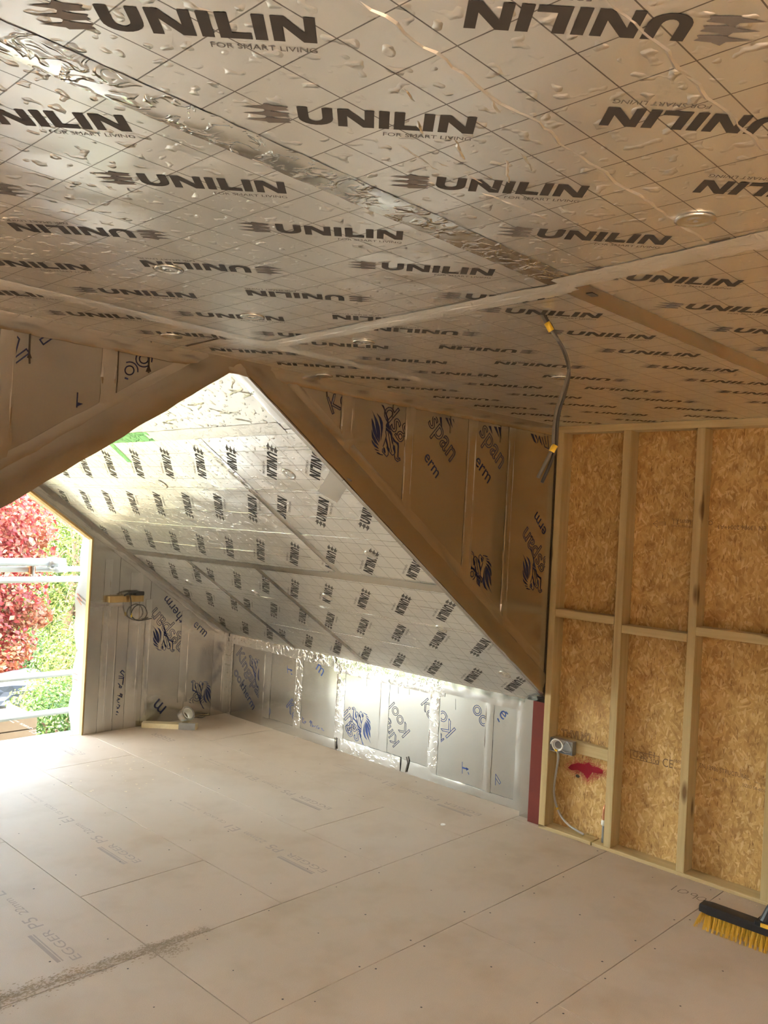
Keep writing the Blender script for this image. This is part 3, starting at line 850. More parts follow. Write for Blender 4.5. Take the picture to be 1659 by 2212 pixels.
# red spray mark
k = Ink(F_OSB, 0.0009)
q = lambda u, v: F_OSB.px(1160+u/7.9, 1560+v/7.9)
core = [(505, 770), (560, 700), (680, 660), (800, 690), (890, 650), (950, 740), (1060, 760), (1150, 830), (1150, 900), (1060, 905), (960, 870), (900, 960), (860, 1030), (820, 950), (780, 880), (680, 820), (570, 830)]
cm = (830, 800)
k.poly([q(cm[0]+(p[0]-cm[0])*0.92, cm[1]+(p[1]-cm[1])*0.76) for p in core])
for i in range(3800):
    a = core[random.randrange(len(core))]; b = core[random.randrange(len(core))]; t = random.random()
    x, y_ = a[0]+(b[0]-a[0])*t+random.gauss(0, 38), a[1]+(b[1]-a[1])*t+random.gauss(0, 34)
    c = q(x, y_); r = random.uniform(0.0005, 0.0018)
    k.tri([(c[0]-r, c[1]-r), (c[0]+r, c[1]-r), (c[0], c[1]+r)])
k.build('spray_mark', 'spray_red', wall_right)
k = Ink(F_OSB, 0.001); c = q(695, 920); k.poly([(c[0]+0.011*math.cos(t)*1.2, c[1]+0.009*math.sin(t)) for t in [i*math.pi/5 for i in range(10)]]); k.build('drilled_hole', 'joint_dark', wall_right)

# ------------------------------------------------------------------ knee wall beyond the opening
wk = MB().box(XK+0.008, XK+0.09, YS-0.06, YE+0.17, -0.02, ZK+0.03).build('wall_knee_right', 'joint_dark')
tag(wk, 'low silver foil wall under the sloping ceiling', kind='structure')
KJ = [YS, 3.048, 3.465, 3.918, 4.36, 4.812, 5.20, YE]
for a, b in zip(KJ, KJ[1:]):
    foil_sheet(F_KNEE, 'foil_panel', (-b+0.0015, -a-0.0015, 0.0, ZK), 'foil_panel', wk, 0.008)
kk = lambda y, z: (-y, z)
for y, w, z0, mt in [(3.048, 0.060, 0.0, 'foil_tape_smooth'), (3.478, 0.080, 0.0, 'foil_tape'), (3.918, 0.085, 0.09, 'foil_tape_smooth'), (4.345, 0.085, 0.085, 'foil_tape'), (4.800, 0.080, 0.0, 'foil_tape'), (5.17, 0.09, 0.0, 'foil_tape_smooth')]:
    tape(F_KNEE, kk(y, z0), kk(y, ZK-0.05), w, mt, wk, crinkle=0.002, lift=0.002)
    crease(F_KNEE, kk(y+w*0.42, z0+0.02), kk(y+w*0.42, ZK-0.06), wk, mt, 0.005, 0.005, 0.001, 0.05)
tape(F_KNEE, kk(YE-0.01, ZK-0.030), kk(4.30, ZK-0.034), 0.085, 'foil_tape', wk, crinkle=0.004, lift=0.004)
tape(F_KNEE, kk(4.42, ZK-0.048), kk(3.40, ZK-0.045), 0.105, 'foil_tape', wk, crinkle=0.004, lift=0.004)
tape(F_KNEE, kk(3.46, ZK-0.035), kk(YS+0.01, ZK-0.035), 0.075, 'foil_tape_smooth', wk, crinkle=0.004, lift=0.004)
tape(F_KNEE, kk(4.32, 0.045), kk(3.745, 0.045), 0.095, 'foil_tape', wk, crinkle=0.005, lift=0.004)
tape(F_KNEE, kk(3.73, 0.042), kk(3.47, 0.040), 0.085, 'foil_tape_smooth', wk, crinkle=0.002, lift=0.003)
tape(F_KNEE, kk(3.47, 0.026), kk(YS+0.01, 0.026), 0.052, 'foil_tape_smooth', wk, crinkle=0.003, lift=0.003)
tape(F_KNEE, kk(5.22, 0.035), kk(4.36, 0.035), 0.07, 'foil_tape_smooth', wk, crinkle=0.002, lift=0.003)
tape(F_KNEE, kk(YE-0.03, 0.0), kk(YE-0.03, ZK-0.02), 0.065, 'foil_tape', wk, crinkle=0.003, lift=0.003)
tape(F_KNEE, kk(YS+0.055, 0.0), kk(YS+0.055, ZK-0.02), 0.075, 'foil_tape_smooth', wk, crinkle=0.003, lift=0.003)
k = Ink(F_KNEE, 0.0095)
z6 = lambda u, v: F_KNEE.px(720+u/3.456, 1400+v/3.456)
k.stroke([z6(555, 815), z6(564, 855), z6(548, 920)], 0.011); k.stroke([z6(20, 670), z6(22, 750)], 0.008)
k.build('board_gap', 'joint_dark', wk)
k = Ink(F_KNEE)
for a, b in [((250, 210), (250, 285)), ((486, 265), (486, 340)), ((567, 295), (567, 348)), ((913, 380), (913, 460))]:
    k.stroke([z6(*a), z6(*b)], 0.0022)
k.build('slit', 'joint_dark', wk)
MB().box(4.085, XK+0.008, 2.690, YS, 0.0, ZK+0.02).build('return_strip', 'foil_tape_smooth', wk)
tape(F_SLOPE, s_(2.76, 0.015), s_(2.60, 0.10), 0.09, 'foil_tape', cg, 'foil_scrap', 0.004, 0.006, 0.02, 0.006)

# ------------------------------------------------------------------ gable end wall with the window opening
XW, HD = 2.930, 0.082                         # jamb, depth of the strip over the opening
zS = lambda x: ZK+SL*(XK-x) if x > XRIDGE else ZK+SL*(x-(2*XRIDGE-XK))
mir = lambda P: [(2*XRIDGE-x, z) for x, z in P][::-1]
lowr = [(XW, 0.0), (XK+0.02, 0.0), (XK+0.02, zS(XK)-0.01), (XW, zS(XW))]
head = [(XW, zS(XW)-HD), (XW, zS(XW)), (XRIDGE, zS(XRIDGE)), (XRIDGE, zS(XRIDGE)-HD)]
mb = MB()
for P in (lowr, head): prism_y(ccw(P), YE+0.008, YE+0.17, mb); prism_y(ccw(mir(P)), YE+0.008, YE+0.17, mb)
mb.box(2*XRIDGE-XK-0.08, XK+0.1, YE+0.034, YE+0.17, -0.30, 0.0)
we = mb.build('wall_gable_end', 'foil_edge')
tag(we, 'foil lined gable end wall with a big open window hole', kind='structure')
for poly, cuts in ((lowr, [XW, 3.15, 3.41, 3.744, XK]), (mir(lowr), [2*XRIDGE-XK, 0.0, 0.45, 2*XRIDGE-XW])):
    for a, b in zip(cuts, cuts[1:]):
        q_ = clip_poly(ccw(poly), [(a+0.0015, 0), (b-0.0015, 0), (b-0.0015, 3), (a+0.0015, 3)])
        foil_sheet(F_END, 'foil_panel', None, 'foil_panel', we, 0.008, (0, 0), q_)
for P in (head, mir(head)): foil_sheet(F_END, 'foil_panel', None, 'foil_panel', we, 0.008, (0, 0), ccw(P))
for x, w, z0, z1 in [(3.29, 0.10, 0.0, 1.15), (3.40, 0.05, 0.02, 0.95), (3.735, 0.085, 0.14, 0.85), (4.06, 0.12, 0.0, 0.66), (3.06, 0.06, 0.0, 1.25)]:
    tape(F_END, (x, z0), (x, z1), w, 'foil_tape_smooth', we, crinkle=0.002, lift=0.002)
    crease(F_END, (x+w*0.3, z0+0.02), (x+w*0.3, z1-0.1), we, 'foil_tape_smooth', 0.006, 0.005, 0.0015, 0.05)
for x in (3.14,): crease(F_END, (x, 0.02), (x+0.003, random.uniform(0.4, 0.9)), we, 'foil_panel', 0.004, 0.003, 0.001, 0.05)
tape(F_END, (XW, 0.93), (3.2, 0.93), 0.05, 'foil_tape_smooth', we, crinkle=0.002, lift=0.002)
tape(F_END, (2.0, zS(2.0)-0.03), (4.1, zS(4.1)-0.03), 0.06, 'foil_tape_smooth', we, crinkle=0.002, lift=0.002)
win = empty('window_1', (XW, YE, 0))
tag(win, 'open gable window hole edged with timber battens and loose white membrane', kind='structure')
def at_win(o): o.parent = win; o.matrix_parent_inverse = Matrix.Translation((-XW, -YE, 0)); return o
for sg in (1, -1):
    X = lambda x: x if sg > 0 else 2*XRIDGE-x
    xs = sorted((X(XW-0.012), X(XW)))
    at_win(MB().box(xs[0], xs[1], YE-0.002, YE+0.040, 0.0, zS(XW)-HD-0.004, 0.001).build('jamb_batten', 'timber_orange'))
    hp = [(X(XW), zS(XW)-HD), (X(XRIDGE), zS(XRIDGE)-HD), (X(XRIDGE), zS(XRIDGE)-HD-0.016), (X(XW), zS(XW)-HD-0.016)]
    at_win(prism_y(ccw(hp), YE-0.002, YE+0.060).build('head_batten', 'timber_orange'))
    v, f = [], []                                         # loose membrane flapping in the reveal
    n = 26
    for i in range(n+1):
        z = 1.37*i/n
        for j in range(6):
            t = j/5; wv = 0.012*math.sin(z*9+t*3)+0.010*math.sin(z*23+1)*t
            v.append((X(XW-0.006-0.010*t+wv*t*0.9), YE+0.040+0.135*t*(1-0.20*max(0, z-0.9)), z))
    for i in range(n):
        for j in range(5):
            a = i*6+j; f.append((a, a+1, a+7, a+6))
    at_win(mesh_obj('membrane', v, f, 'membrane', None, True))
F_JAMB = Frame((XW-0.030, 0, 0), (0, -1, 0), (0, 0, 1))
k = Ink(F_JAMB)
for z in (0.92, 0.95, 0.42, 0.38): k.stroke([(-(YE+0.07), z), (-(YE+0.14), z+(0.04 if z > 0.8 else 0))], 0.010 if z > 0.8 else 0.004)
at_win(k.build('membrane_mark', 'membrane_print'))

# ------------------------------------------------------------------ the rest of the shell, beyond the frame
wl = MB().box(XL-0.1, XL, YB, YF+0.1, -0.1, ZC+0.1).build('wall_left', 'osb'); tag(wl, 'strand board wall beyond the left edge of the view', kind='structure')
wb = MB().box(XL-0.1, XK+0.2, YB-0.1, YB, -0.1, ZC+0.1).build('wall_back', 'osb'); tag(wb, 'strand board wall behind the viewer', kind='structure')
wkl = MB().box(2*XRIDGE-XK-0.09, 2*XRIDGE-XK, YF+0.1, YE+0.17, -0.02, ZK+0.03).build('wall_knee_left', 'foil_panel'); tag(wkl, 'low foil wall on the far side of the gable room', kind='structure')

# ------------------------------------------------------------------ maker's prints on the foil panels
def zoomf(fr, u0, v0, s): return lambda u, v: fr.px(u0+u/s, v0+v/s)
def pclip(fr, pts): return ccw([fr.px(*p) for p in pts])
zz = zoomf(F_FAR, 780, 850, 7.54)
LION_FILL = [
 [(150, 235), (205, 330), (262, 430), (300, 540), (312, 660), (300, 790), (268, 690), (240, 560), (228, 440), (200, 330)],
 [(255, 320), (320, 390), (352, 470), (355, 560), (338, 680), (318, 780), (325, 640), (318, 520), (296, 410)],
 [(170, 390), (205, 470), (240, 600), (268, 700), (296, 810), (240, 730), (195, 620), (178, 500)],
 [(170, 575), (198, 660), (235, 740), (290, 850), (225, 800), (180, 720), (166, 640)],
 [(170, 745), (205, 800), (250, 850), (290, 905), (225, 870), (182, 810)],
 [(212, 895), (260, 915), (300, 940), (250, 930)], [(245, 955), (285, 962), (318, 988), (275, 985)],
 [(345, 185), (370, 200), (400, 300), (432, 380), (462, 520), (490, 605), (455, 585), (405, 540), (405, 515), (425, 470), (412, 380), (380, 280)],
 [(405, 550), (460, 600), (492, 620), (500, 700), (520, 800), (505, 820), (480, 680), (455, 640), (420, 610), (402, 600)],
 [(515, 705), (560, 770), (612, 805), (615, 860), (605, 1040), (590, 1040), (595, 850), (575, 815), (525, 780)],
 [(525, 840), (550, 850), (555, 900), (560, 960), (548, 990), (530, 930), (515, 890)],
 [(405, 700), (425, 780), (445, 870), (455, 940), (440, 950), (415, 880), (420, 840), (400, 780)],
 [(365, 870), (385, 890), (400, 960), (385, 975), (362, 940)],
 [(425, 880), (450, 885), (452, 930), (432, 935)]]
LION_LINE = [
 [(340, 185), (372, 240)], [(350, 900), (345, 950), (385, 990), (415, 1028), (440, 1000), (440, 950)], [(400, 610), (412, 690), (380, 800), (360, 860)],
 [(455, 890), (470, 960), (510, 1005), (540, 990), (545, 960)], [(540, 990), (555, 1070), (590, 1110), (635, 1090), (630, 1050), (600, 1045)],
 [(575, 1050), (600, 1075), (625, 1060)], [(500, 650), (510, 760), (525, 860)], [(440, 640), (465, 760), (480, 870), (500, 960)], [(300, 990), (350, 1000)]]
PAW = zz(595, 1085)
LF = [[(p[0]-PAW[0], p[1]-PAW[1]) for p in (zz(*q) for q in P)] for P in LION_FILL]
LL = [[(p[0]-PAW[0], p[1]-PAW[1]) for p in (zz(*q) for q in P)] for P in LION_LINE]
def lion(ink, c, flip, clip=None, sc=1.0):
    g = -sc if flip else sc
    for P in LF: ink.poly([(c[0]+g*p[0], c[1]+g*p[1]) for p in P], clip)
    for P in LL: ink.stroke([(c[0]+g*p[0], c[1]+g*p[1]) for p in P], 0.0034, clip)
OL = 0.0036
def pt(ink, fr, txt, a, b, outline=True, clip=None, tall=1.0):
    letter(ink, txt, fr.px(*a), fr.px(*b), OL if outline else 0, clip, tall)
def panel_of(x):
    for a, b, o in far_panels:
        if a <= x <= b: return o
    return wall_far
# above the opening, right side
k = Ink(F_FAR); cl = pclip(F_FAR, [(803, 872), (880, 880), (874, 1100), (803, 1000)])
lion(k, PAW, False, cl); pt(k, F_FAR, 'gsp', (880.8, 941.5), (842.3, 873.9), True, cl)
k.build('maker_print', 'ink_navy', panel_of(2.6))
k = Ink(F_FAR); cl = pclip(F_FAR, [(905, 897), (992, 905), (990, 1060), (900, 1050)])
pt(k, F_FAR, 'span', (924.6, 913.7), (971.6, 997.9), True, cl); pt(k, F_FAR, 'erm', (915.3, 989.3), (941, 1033.7), False, cl)
zz7 = zoomf(F_FAR, 780, 850, 7.54)
for P in [[(1280, 375), (1310, 375), (1320, 560), (1290, 470)], [(1370, 390), (1410, 400), (1455, 560)], [(1430, 405), (1460, 410), (1490, 560)], [(1490, 415), (1505, 420), (1520, 490)]]: k.poly([zz7(*p) for p in P], cl)
k.build('maker_print', 'ink_navy', panel_of(3.0))
k = Ink(F_FAR); cl = pclip(F_FAR, [(1028, 917), (1100, 925), (1098, 1070), (1020, 1060)])
pt(k, F_FAR, 'span', (1034.7, 935.3), (1078.6, 1012.9), True, cl); pt(k, F_FAR, 'erm', (1024.5, 999.4), (1053.2, 1045), False, cl)
zz8 = zoomf(F_FAR, 660, 780, 2.9625)
for P in [[(1170, 412), (1186, 412), (1196, 470)], [(1205, 418), (1222, 420), (1240, 490)], [(1232, 420), (1250, 424), (1252, 500)]]: k.poly([zz8(*p) for p in P], cl)
k.build('maker_print', 'ink_navy', panel_of(3.45))
k = Ink(F_FAR); cl = pclip(F_FAR, [(1005, 1185), (1066, 1190), (1064, 1290), (1003, 1272)])
lion(k, F_FAR.px(1018, 1193.5), True, cl); pt(k, F_FAR, 'gs', (1004, 1250), (1032, 1280), True, cl)
k.build('maker_print', 'ink_navy', panel_of(3.45))
k = Ink(F_FAR); cl = pclip(F_FAR, [(1112, 1095), (1180, 1095), (1176, 1290), (1108, 1290)])
lion(k, F_FAR.px(1167, 1277.8), False, cl); pt(k, F_FAR, 'gspan', (1180.6, 1223.3), (1139.3, 1138.2), True, cl); pt(k, F_FAR, 'erm', (1181, 1145.7), (1160.7, 1104.9), False)
z9 = zoomf(F_FAR, 760, 780, 3.456)
for P in [[(1335, 540), (1355, 545), (1378, 615), (1360, 600)], [(1365, 548), (1378, 556), (1390, 600)]]: k.poly([z9(*p) for p in P])
for P in [[(1385, 610), (1400, 560), (1420, 625)], [(1420, 570), (1440, 640), (1470, 655), (1462, 560)], [(1400, 570), (1410, 610)], [(1440, 560), (1450, 620)]]: k.stroke([z9(*p) for p in P], 0.004)
k.build('maker_print', 'ink_navy', panel_of(3.8))
k = Ink(F_FAR); z10 = zoomf(F_FAR, 380, 700, 3.95)
pt(k, F_FAR, 'Ko', (718, 894.4), (757, 873), True, pclip(F_FAR, [(690, 830), (741, 835), (739, 900), (690, 905)]))
k.build('maker_print', 'ink_navy', panel_of(2.2))
k = Ink(F_FAR, 0.0022); z11 = zoomf(F_FAR, 0, 640, 3.95)
for P in [[(265, 150), (258, 300), (250, 480), (253, 570)], [(240, 520), (250, 490), (262, 525)], [(1290, 365), (1275, 470), (1268, 600)], [(1252, 640), (1268, 600), (1282, 640)], [(1268, 600), (1268, 650)],
          [(1010, 460), (1000, 700), (990, 820)], [(1632, 440), (1617, 665)]]: k.stroke([z11(*p) for p in P], 0.0045)
for P in [[(1300, 440), (1300, 500), (1285, 560), (1290, 620)]]: k.stroke([z10(*p) for p in P], 0.004)
for P in [[(570, 205), (560, 300), (555, 360)], [(935, 285), (930, 340), (925, 460)], [(1255, 350), (1250, 420), (1245, 520)], [(1535, 400), (1530, 470)]]: k.stroke([zz8(*p) for p in P], 0.003)
k.build('slit', 'joint_dark', wall_far)
k = Ink(F_FAR)
for P, cz in [([(120, 315), (165, 365), (125, 510), (50, 500)], 0), ([(120, 315), (85, 478), (50, 475)], 0), ([(45, 585), (225, 450), (250, 485), (70, 620)], 1), ([(395, 335), (340, 370), (370, 412), (462, 347)], 0), ([(55, 325), (100, 292), (88, 284)], 0), ([(662, 825), (655, 945)], 0)]:
    k.stroke([z11(*p) for p in P], 0.0042, None, bool(cz))
k.poly([z11(655, 940), z11(708, 918), z11(665, 905)])
k.build('maker_print', 'ink_navy', panel_of(1.2))
k = Ink(F_FAR)
circ = lambda x, y, r, a0=0, a1=360: [z11(x+r*math.cos(R(a)), y+r*math.sin(R(a))) for a in range(a0, a1+1, 20)]
for c in (circ(1228, 535, 38), circ(1228, 535, 68, 60, 220), circ(1228, 535, 70, -40, 30), circ(1105, 632, 38), circ(1105, 632, 72, -110, 20)): k.stroke(c, 0.0042)
k.stroke([z11(1070, 698), z11(1088, 704)], 0.006); k.stroke([z11(1330, 512), z11(1345, 524), z11(1358, 512)], 0.005)
k.build('maker_print', 'ink_navy', panel_of(1.5))
# knee wall
kp = [o for o in wk.children if o.name.startswith('foil_panel')]
kpan = lambda y: kp[max(i for i in range(len(KJ)-1) if KJ[i] <= y)]
k = Ink(F_KNEE); cl = pclip(F_KNEE, [(506, 1385), (561, 1395), (558, 1560), (504, 1545)])
pt(k, F_KNEE, 'Kingspan', (510.7, 1414), (562, 1516), True, cl); pt(k, F_KNEE, 'ool', (504.6, 1453), (519, 1482.5), True, cl); pt(k, F_KNEE, 'therm', (519, 1482.5), (545.5, 1534), False, cl)
lion(k, F_KNEE.px(541, 1417), True, cl)
k.build('maker_print', 'ink_navy', kpan(5.5))
k = Ink(F_KNEE); cl = pclip(F_KNEE, [(575, 1400), (637, 1410), (634, 1590), (573, 1570)])
pt(k, F_KNEE, 'Kool', (618.3, 1525.5), (650, 1584), True, cl); pt(k, F_KNEE, 'o', (571, 1534), (579, 1548), True, cl)
z5 = zoomf(F_KNEE, 480, 1380, 4.88)
k.stroke([z5(688, 285), z5(690, 360)], 0.003); k.stroke([z5(692, 318), z5(730, 330)], 0.008); k.poly([z5(722, 318), z5(742, 332), z5(722, 345)]); k.stroke([z5(728, 368), z5(735, 374)], 0.006)
k.build('maker_print', 'ink_blue', kpan(5.0))
k = Ink(F_KNEE); pt(k, F_KNEE, 'm', (682, 1444.5), (694.5, 1461), False)
zh = zoomf(F_KNEE, 540, 1440, 7.54)
for P in [[(855, 820), (860, 915)], [(865, 910), (885, 930)], [(855, 855), (880, 850)], [(895, 885), (885, 905), (900, 918), (912, 900), (895, 885)], [(970, 910), (985, 880), (1010, 900), (985, 925)], [(985, 890), (985, 970)], [(1005, 905), (1015, 980), (1030, 960), (1045, 985)], [(1050, 975), (1065, 965)], [(1110, 965), (1080, 975), (1082, 1005)], [(1100, 985), (1110, 1015), (1125, 990), (1130, 1015)], [(1155, 1000), (1180, 1010)], [(1165, 1020), (1205, 1045)]]: k.stroke([zh(*p) for p in P], 0.0035)
k.build('maker_print', 'ink_blue', kpan(4.6))
z8 = zoomf(F_KNEE, 720, 1500, 6.9125)
k = Ink(F_KNEE); cl = pclip(F_KNEE, [(744, 1455), (818, 1470), (815, 1618), (741, 1594)])
lion(k, F_KNEE.px(764, 1529.7), True, cl); pt(k, F_KNEE, 'ings', (739, 1544), (770, 1603), True, cl); pt(k, F_KNEE, 's', (744.6, 1570), (752.6, 1587), True, cl)
k.build('maker_print', 'ink_blue', kpan(4.1))
k = Ink(F_KNEE); cl = pclip(F_KNEE, [(841, 1480), (931, 1500), (926, 1640), (838, 1615)])
pt(k, F_KNEE, 'Kool', (885.6, 1579.3), (851, 1516.6), True, cl); pt(k, F_KNEE, 'King', (862.5, 1602.4), (836, 1553), True, cl); pt(k, F_KNEE, 'Koo', (909.5, 1521), (937, 1572), True, cl)
k.build('maker_print', 'ink_navy', kpan(3.6))
k = Ink(F_KNEE); cl = pclip(F_KNEE, [(953, 1500), (1050, 1520), (1046, 1710), (951, 1690)])
pt(k, F_KNEE, 'Koo', (984, 1576), (944, 1510), True, cl); pt(k, F_KNEE, 'Ki', (959, 1597), (950, 1580), True, cl); pt(k, F_KNEE, 'oo', (1019, 1531), (1043.5, 1572), True, cl)
k.stroke([z6(963, 850), z6(963, 935)], 0.003); k.stroke([z6(966, 893), z6(1000, 903)], 0.009); k.poly([z6(993, 890), z6(1012, 905), z6(993, 915)]); k.stroke([z6(1006, 928), z6(1012, 942)], 0.004)
k.build('maker_print', 'ink_blue', kpan(3.2))
k = Ink(F_KNEE); pt(k, F_KNEE, 'e', (1077, 1544), (1087, 1556), False, None, 1.0)
k.stroke([z6(1228, 528), z6(1238, 548)], 0.008); k.stroke([z6(1290, 478), z6(1300, 490)], 0.008); k.stroke([z6(1210, 1022), z6(1212, 940), z6(1250, 1005), z6(1240, 1015), z6(1214, 975)], 0.0026)
k.build('maker_print', 'ink_blue', kpan(2.9))
# end wall
ze = zoomf(F_END, 180, 1200, 4.366)
k = Ink(F_END); cl = pclip(F_END, [(325, 1275), (398, 1300), (396, 1412), (322, 1412)])
pt(k, F_END, 'therm', (400.5, 1337.4), (363.2, 1284.7), False, cl); pt(k, F_END, 'ngspan', (401, 1394), (338, 1312), True, cl); lion(k, F_END.px(372.4, 1406), False, cl)
pt(k, F_END, 'm', (360, 1527), (343.5, 1508.5), False)
k.build('maker_print', 'ink_navy', we)
k = Ink(F_END); cl = pclip(F_END, [(408, 1330), (470, 1380), (459, 1540), (406, 1540)])
pt(k, F_END, 'erm', (417, 1351), (441.5, 1376), False, cl); lion(k, F_END.px(417, 1471.4), True, cl); pt(k, F_END, 'gs', (407, 1510), (432, 1540), True, pclip(F_END, [(408, 1480), (440, 1490), (440, 1519), (408, 1519)]))
k.build('maker_print', 'ink_navy', we)
k = Ink(F_END, 0.004); zw = zoomf(F_END, 200, 1400, 7.54)
for P in [[(515, 395), (485, 362), (452, 395), (480, 420), (505, 450)], [(430, 455), (510, 470)], [(430, 490), (505, 490)], [(505, 470), (490, 595)], [(420, 575), (440, 600)], [(445, 610), (470, 625), (460, 650), (435, 640), (445, 610)], [(450, 740), (480, 755), (470, 800), (415, 770)], [(465, 745), (440, 775), (475, 800)], [(410, 815), (440, 830), (400, 850)], [(405, 870), (430, 890)], [(415, 920), (440, 930), (430, 960)], [(395, 960), (425, 975), (400, 985)], [(390, 1040), (415, 1050)], [(385, 1080), (395, 1085)], [(400, 1030), (410, 1045)]]: k.stroke([zw(*p) for p in P], 0.0045)
k.build('pen_note', 'ink_navy', we)

# ------------------------------------------------------------------ things in the room
def thing(name, loc, label, cat, group=None):
    return tag(empty(name, loc), label, cat, group)
def put(o, root):
    """keep a part built in room metres where it is, under its thing"""
    o.parent = root
    o.matrix_parent_inverse = Matrix.Translation(-Vector(root.location))
    return o
def px3(u, v, axis, d):
    q = ray(u, v); t = (d-EYE[axis])/q[axis]
    return EYE+q*t
def smooth_path(pts, n=8):
    """Catmull-Rom through the points"""
    P = [Vector(p) for p in pts]; out = []
    for i in range(len(P)-1):
        a, b, c, d = P[max(i-1, 0)], P[i], P[i+1], P[min(i+2, len(P)-1)]
        for k in range(n):
            t = k/n
            out.append(0.5*((2*b)+(c-a)*t+(2*a-5*b+4*c-d)*t*t+(3*b-a-3*c+d)*t**3))
    out.append(P[-1])
    return out

# red oxide steel column at the end of the stud wall
t = thing('steel_column', (4.09, 2.634, 0), 'red oxide painted steel column at the corner of the stud wall', 'column')
put(MB().box(4.047, 4.056, 2.594, 2.676, 0.0, 0.672, 0.0012).build('flange', 'red_oxide'), t)
put(MB().box(4.056, 4.124, 2.631, 2.638, 0.0, 0.66).build('web', 'red_oxide'), t)
put(MB().box(4.124, 4.133, 2.594, 2.676, 0.0, 0.64, 0.0012).build('flange', 'red_oxide'), t)

# lighting cable hanging from the ceiling
hx = px3(1176, 682, 2, ZC-0.002)
def hang(u, v, dy=0.0):
    q = ray(u, v); n = Vector((fwd.x, fwd.y, 0)).normalized(); tt = (hx-EYE).dot(n)/q.dot(n)
    return EYE+q*tt
zc6 = lambda u, v: hang(1150+u/5.264, 640+v/5.267)
t = thing('ceiling_cable', hx, 'pair of grey cables with yellow tape hanging out of the ceiling', 'cable')
A = smooth_path([hx+Vector((0, 0, 0.02)), zc6(130, 215), zc6(190, 330), zc6(270, 440), zc6(360, 580), zc6(415, 720), zc6(432, 850), zc6(405, 960), zc6(350, 1130), zc6(295, 1280), zc6(268, 1450), zc6(258, 1620), zc6(250, 1720), zc6(170, 1890), zc6(80, 2065)])
B = smooth_path([hx+Vector((0.004, -0.004, 0.02)), zc6(140, 230), zc6(200, 330), zc6(262, 460), zc6(330, 590), zc6(385, 740), zc6(405, 860), zc6(396, 960), zc6(352, 1135), zc6(300, 1290), zc6(276, 1450), zc6(266, 1620), zc6(256, 1720), zc6(195, 1900), zc6(98, 2120)])
sh = Vector((rt0.x, rt0.y, 0))*0.004
put(MB().tube([p-sh for p in A], 0.0046, 8).build('cable', 'brown_cable', None, True), t)
put(MB().tube([p+sh*0.6 for p in B], 0.0044, 8).build('cable', 'dark_cable', None, True), t)
for a, b in ((zc6(168, 300), zc6(222, 395)), (zc6(262, 1695), zc6(222, 1770))):
    d = (b-a); put(MB().tube([a-sh*0.2, a+d*0.5-sh*0.2, b-sh*0.2], 0.0082, 10).build('yellow_tape', 'yellow_tape', None, True), t)

# socket back box with coiled cable
t = thing('socket_box', (XR+0.03, 2.48, 0.46), 'galvanised socket box on the corner stud with a grey cable coiled inside', 'socket box')
xb, y0, y1, z0, z1 = XR+0.012, 2.405, 2.545, 0.428, 0.500
mb = MB(); mb.box(xb+0.036, xb+0.038, y0, y1, z0, z1)
mb.box(xb, xb+0.038, y0, y0+0.002, z0, z1).box(xb, xb+0.038, y1-0.002, y1, z0, z1).box(xb, xb+0.038, y0, y1, z0, z0+0.002).box(xb, xb+0.038, y0, y1, z1-0.002, z1)
put(mb.build('metal_box', 'galvanised'), t)
for yy in (y0+0.012, y1-0.012): put(MB().box(xb+0.001, xb+0.004, yy-0.006, yy+0.006, 0.457, 0.471).build('lug', 'galvanised'), t)
P = []
for i in range(56):
    a = i/56*2*math.pi*2.6; r = 0.032-0.011*i/56
    P.append((xb-0.008+0.022*i/56, 2.497+r*math.cos(a)*1.15, 0.467+r*math.sin(a)))
put(MB().tube(P, 0.0040, 7).build('coiled_cable', 'white_plastic', None, True), t)
P2 = [(xb+0.012+0.01*math.sin(i), 2.445+0.026*math.cos(i*0.5)*1.1, 0.463+0.028*math.sin(i*0.5)) for i in range(14)]
put(MB().tube(P2, 0.0040, 7).build('coiled_cable', 'grey_cable', None, True), t)
put(MB().tube([(xb-0.006, 2.507, 0.440), (xb-0.006, 2.492, 0.436)], 0.0055, 8).build('yellow_tape', 'yellow_tape'), t)
zb = lambda u, v, x=XR+0.045: px3(1160+u/7.9, 1560+v/7.9, 0, x)
P = smooth_path([(xb-0.004, 2.495, 0.438), zb(365, 600, XR+0.02), zb(335, 800, XR+0.03), zb(305, 1000, XR+0.04), zb(290, 1200, XR+0.045), zb(330, 1420, XR+0.045), zb(420, 1620, XR+0.05), zb(560, 1770, XR+0.05), zb(700, 1860, XR+0.04), zb(800, 1915, XR+0.045)], 6)
P = [Vector((p.x, p.y, max(p.z, 0.021))) for p in P]
put(MB().tube(P, 0.0062, 8).build('hanging_cable', 'grey_cable', None, True), t)
put(MB().tube(P[31:33], 0.0068, 8).build('yellow_tape', 'yellow_tape'), t)
# copper pipe stub with a white push-fit joint
t = thing('copper_pipe', (XR+0.045, 2.205, 0.0), 'copper pipe stub with white fitting against the second stud', 'pipe')
px_, py_ = XR+0.045, 2.216
put(MB().tube(smooth_path([(XR+DP-0.002, py_, 0.205), (px_+0.018, py_, 0.204), (px_+0.004, py_, 0.196), (px_, py_, 0.178), (px_, py_, 0.125)], 5), 0.0095, 12).build('bend', 'copper', None, True), t)
put(MB().tube([(px_, py_, 0.134), (px_, py_, 0.128), (px_, py_, 0.126), (px_, py_, 0.108), (px_, py_, 0.104)], [0.011, 0.013, 0.0145, 0.0145, 0.010], 14).build('fitting', 'white_plastic', None, True), t)
put(MB().tube([(px_, py_, 0.106), (px_, py_, 0.016)], 0.0085, 12).build('pipe_tail', 'grey_plastic', None, True), t)

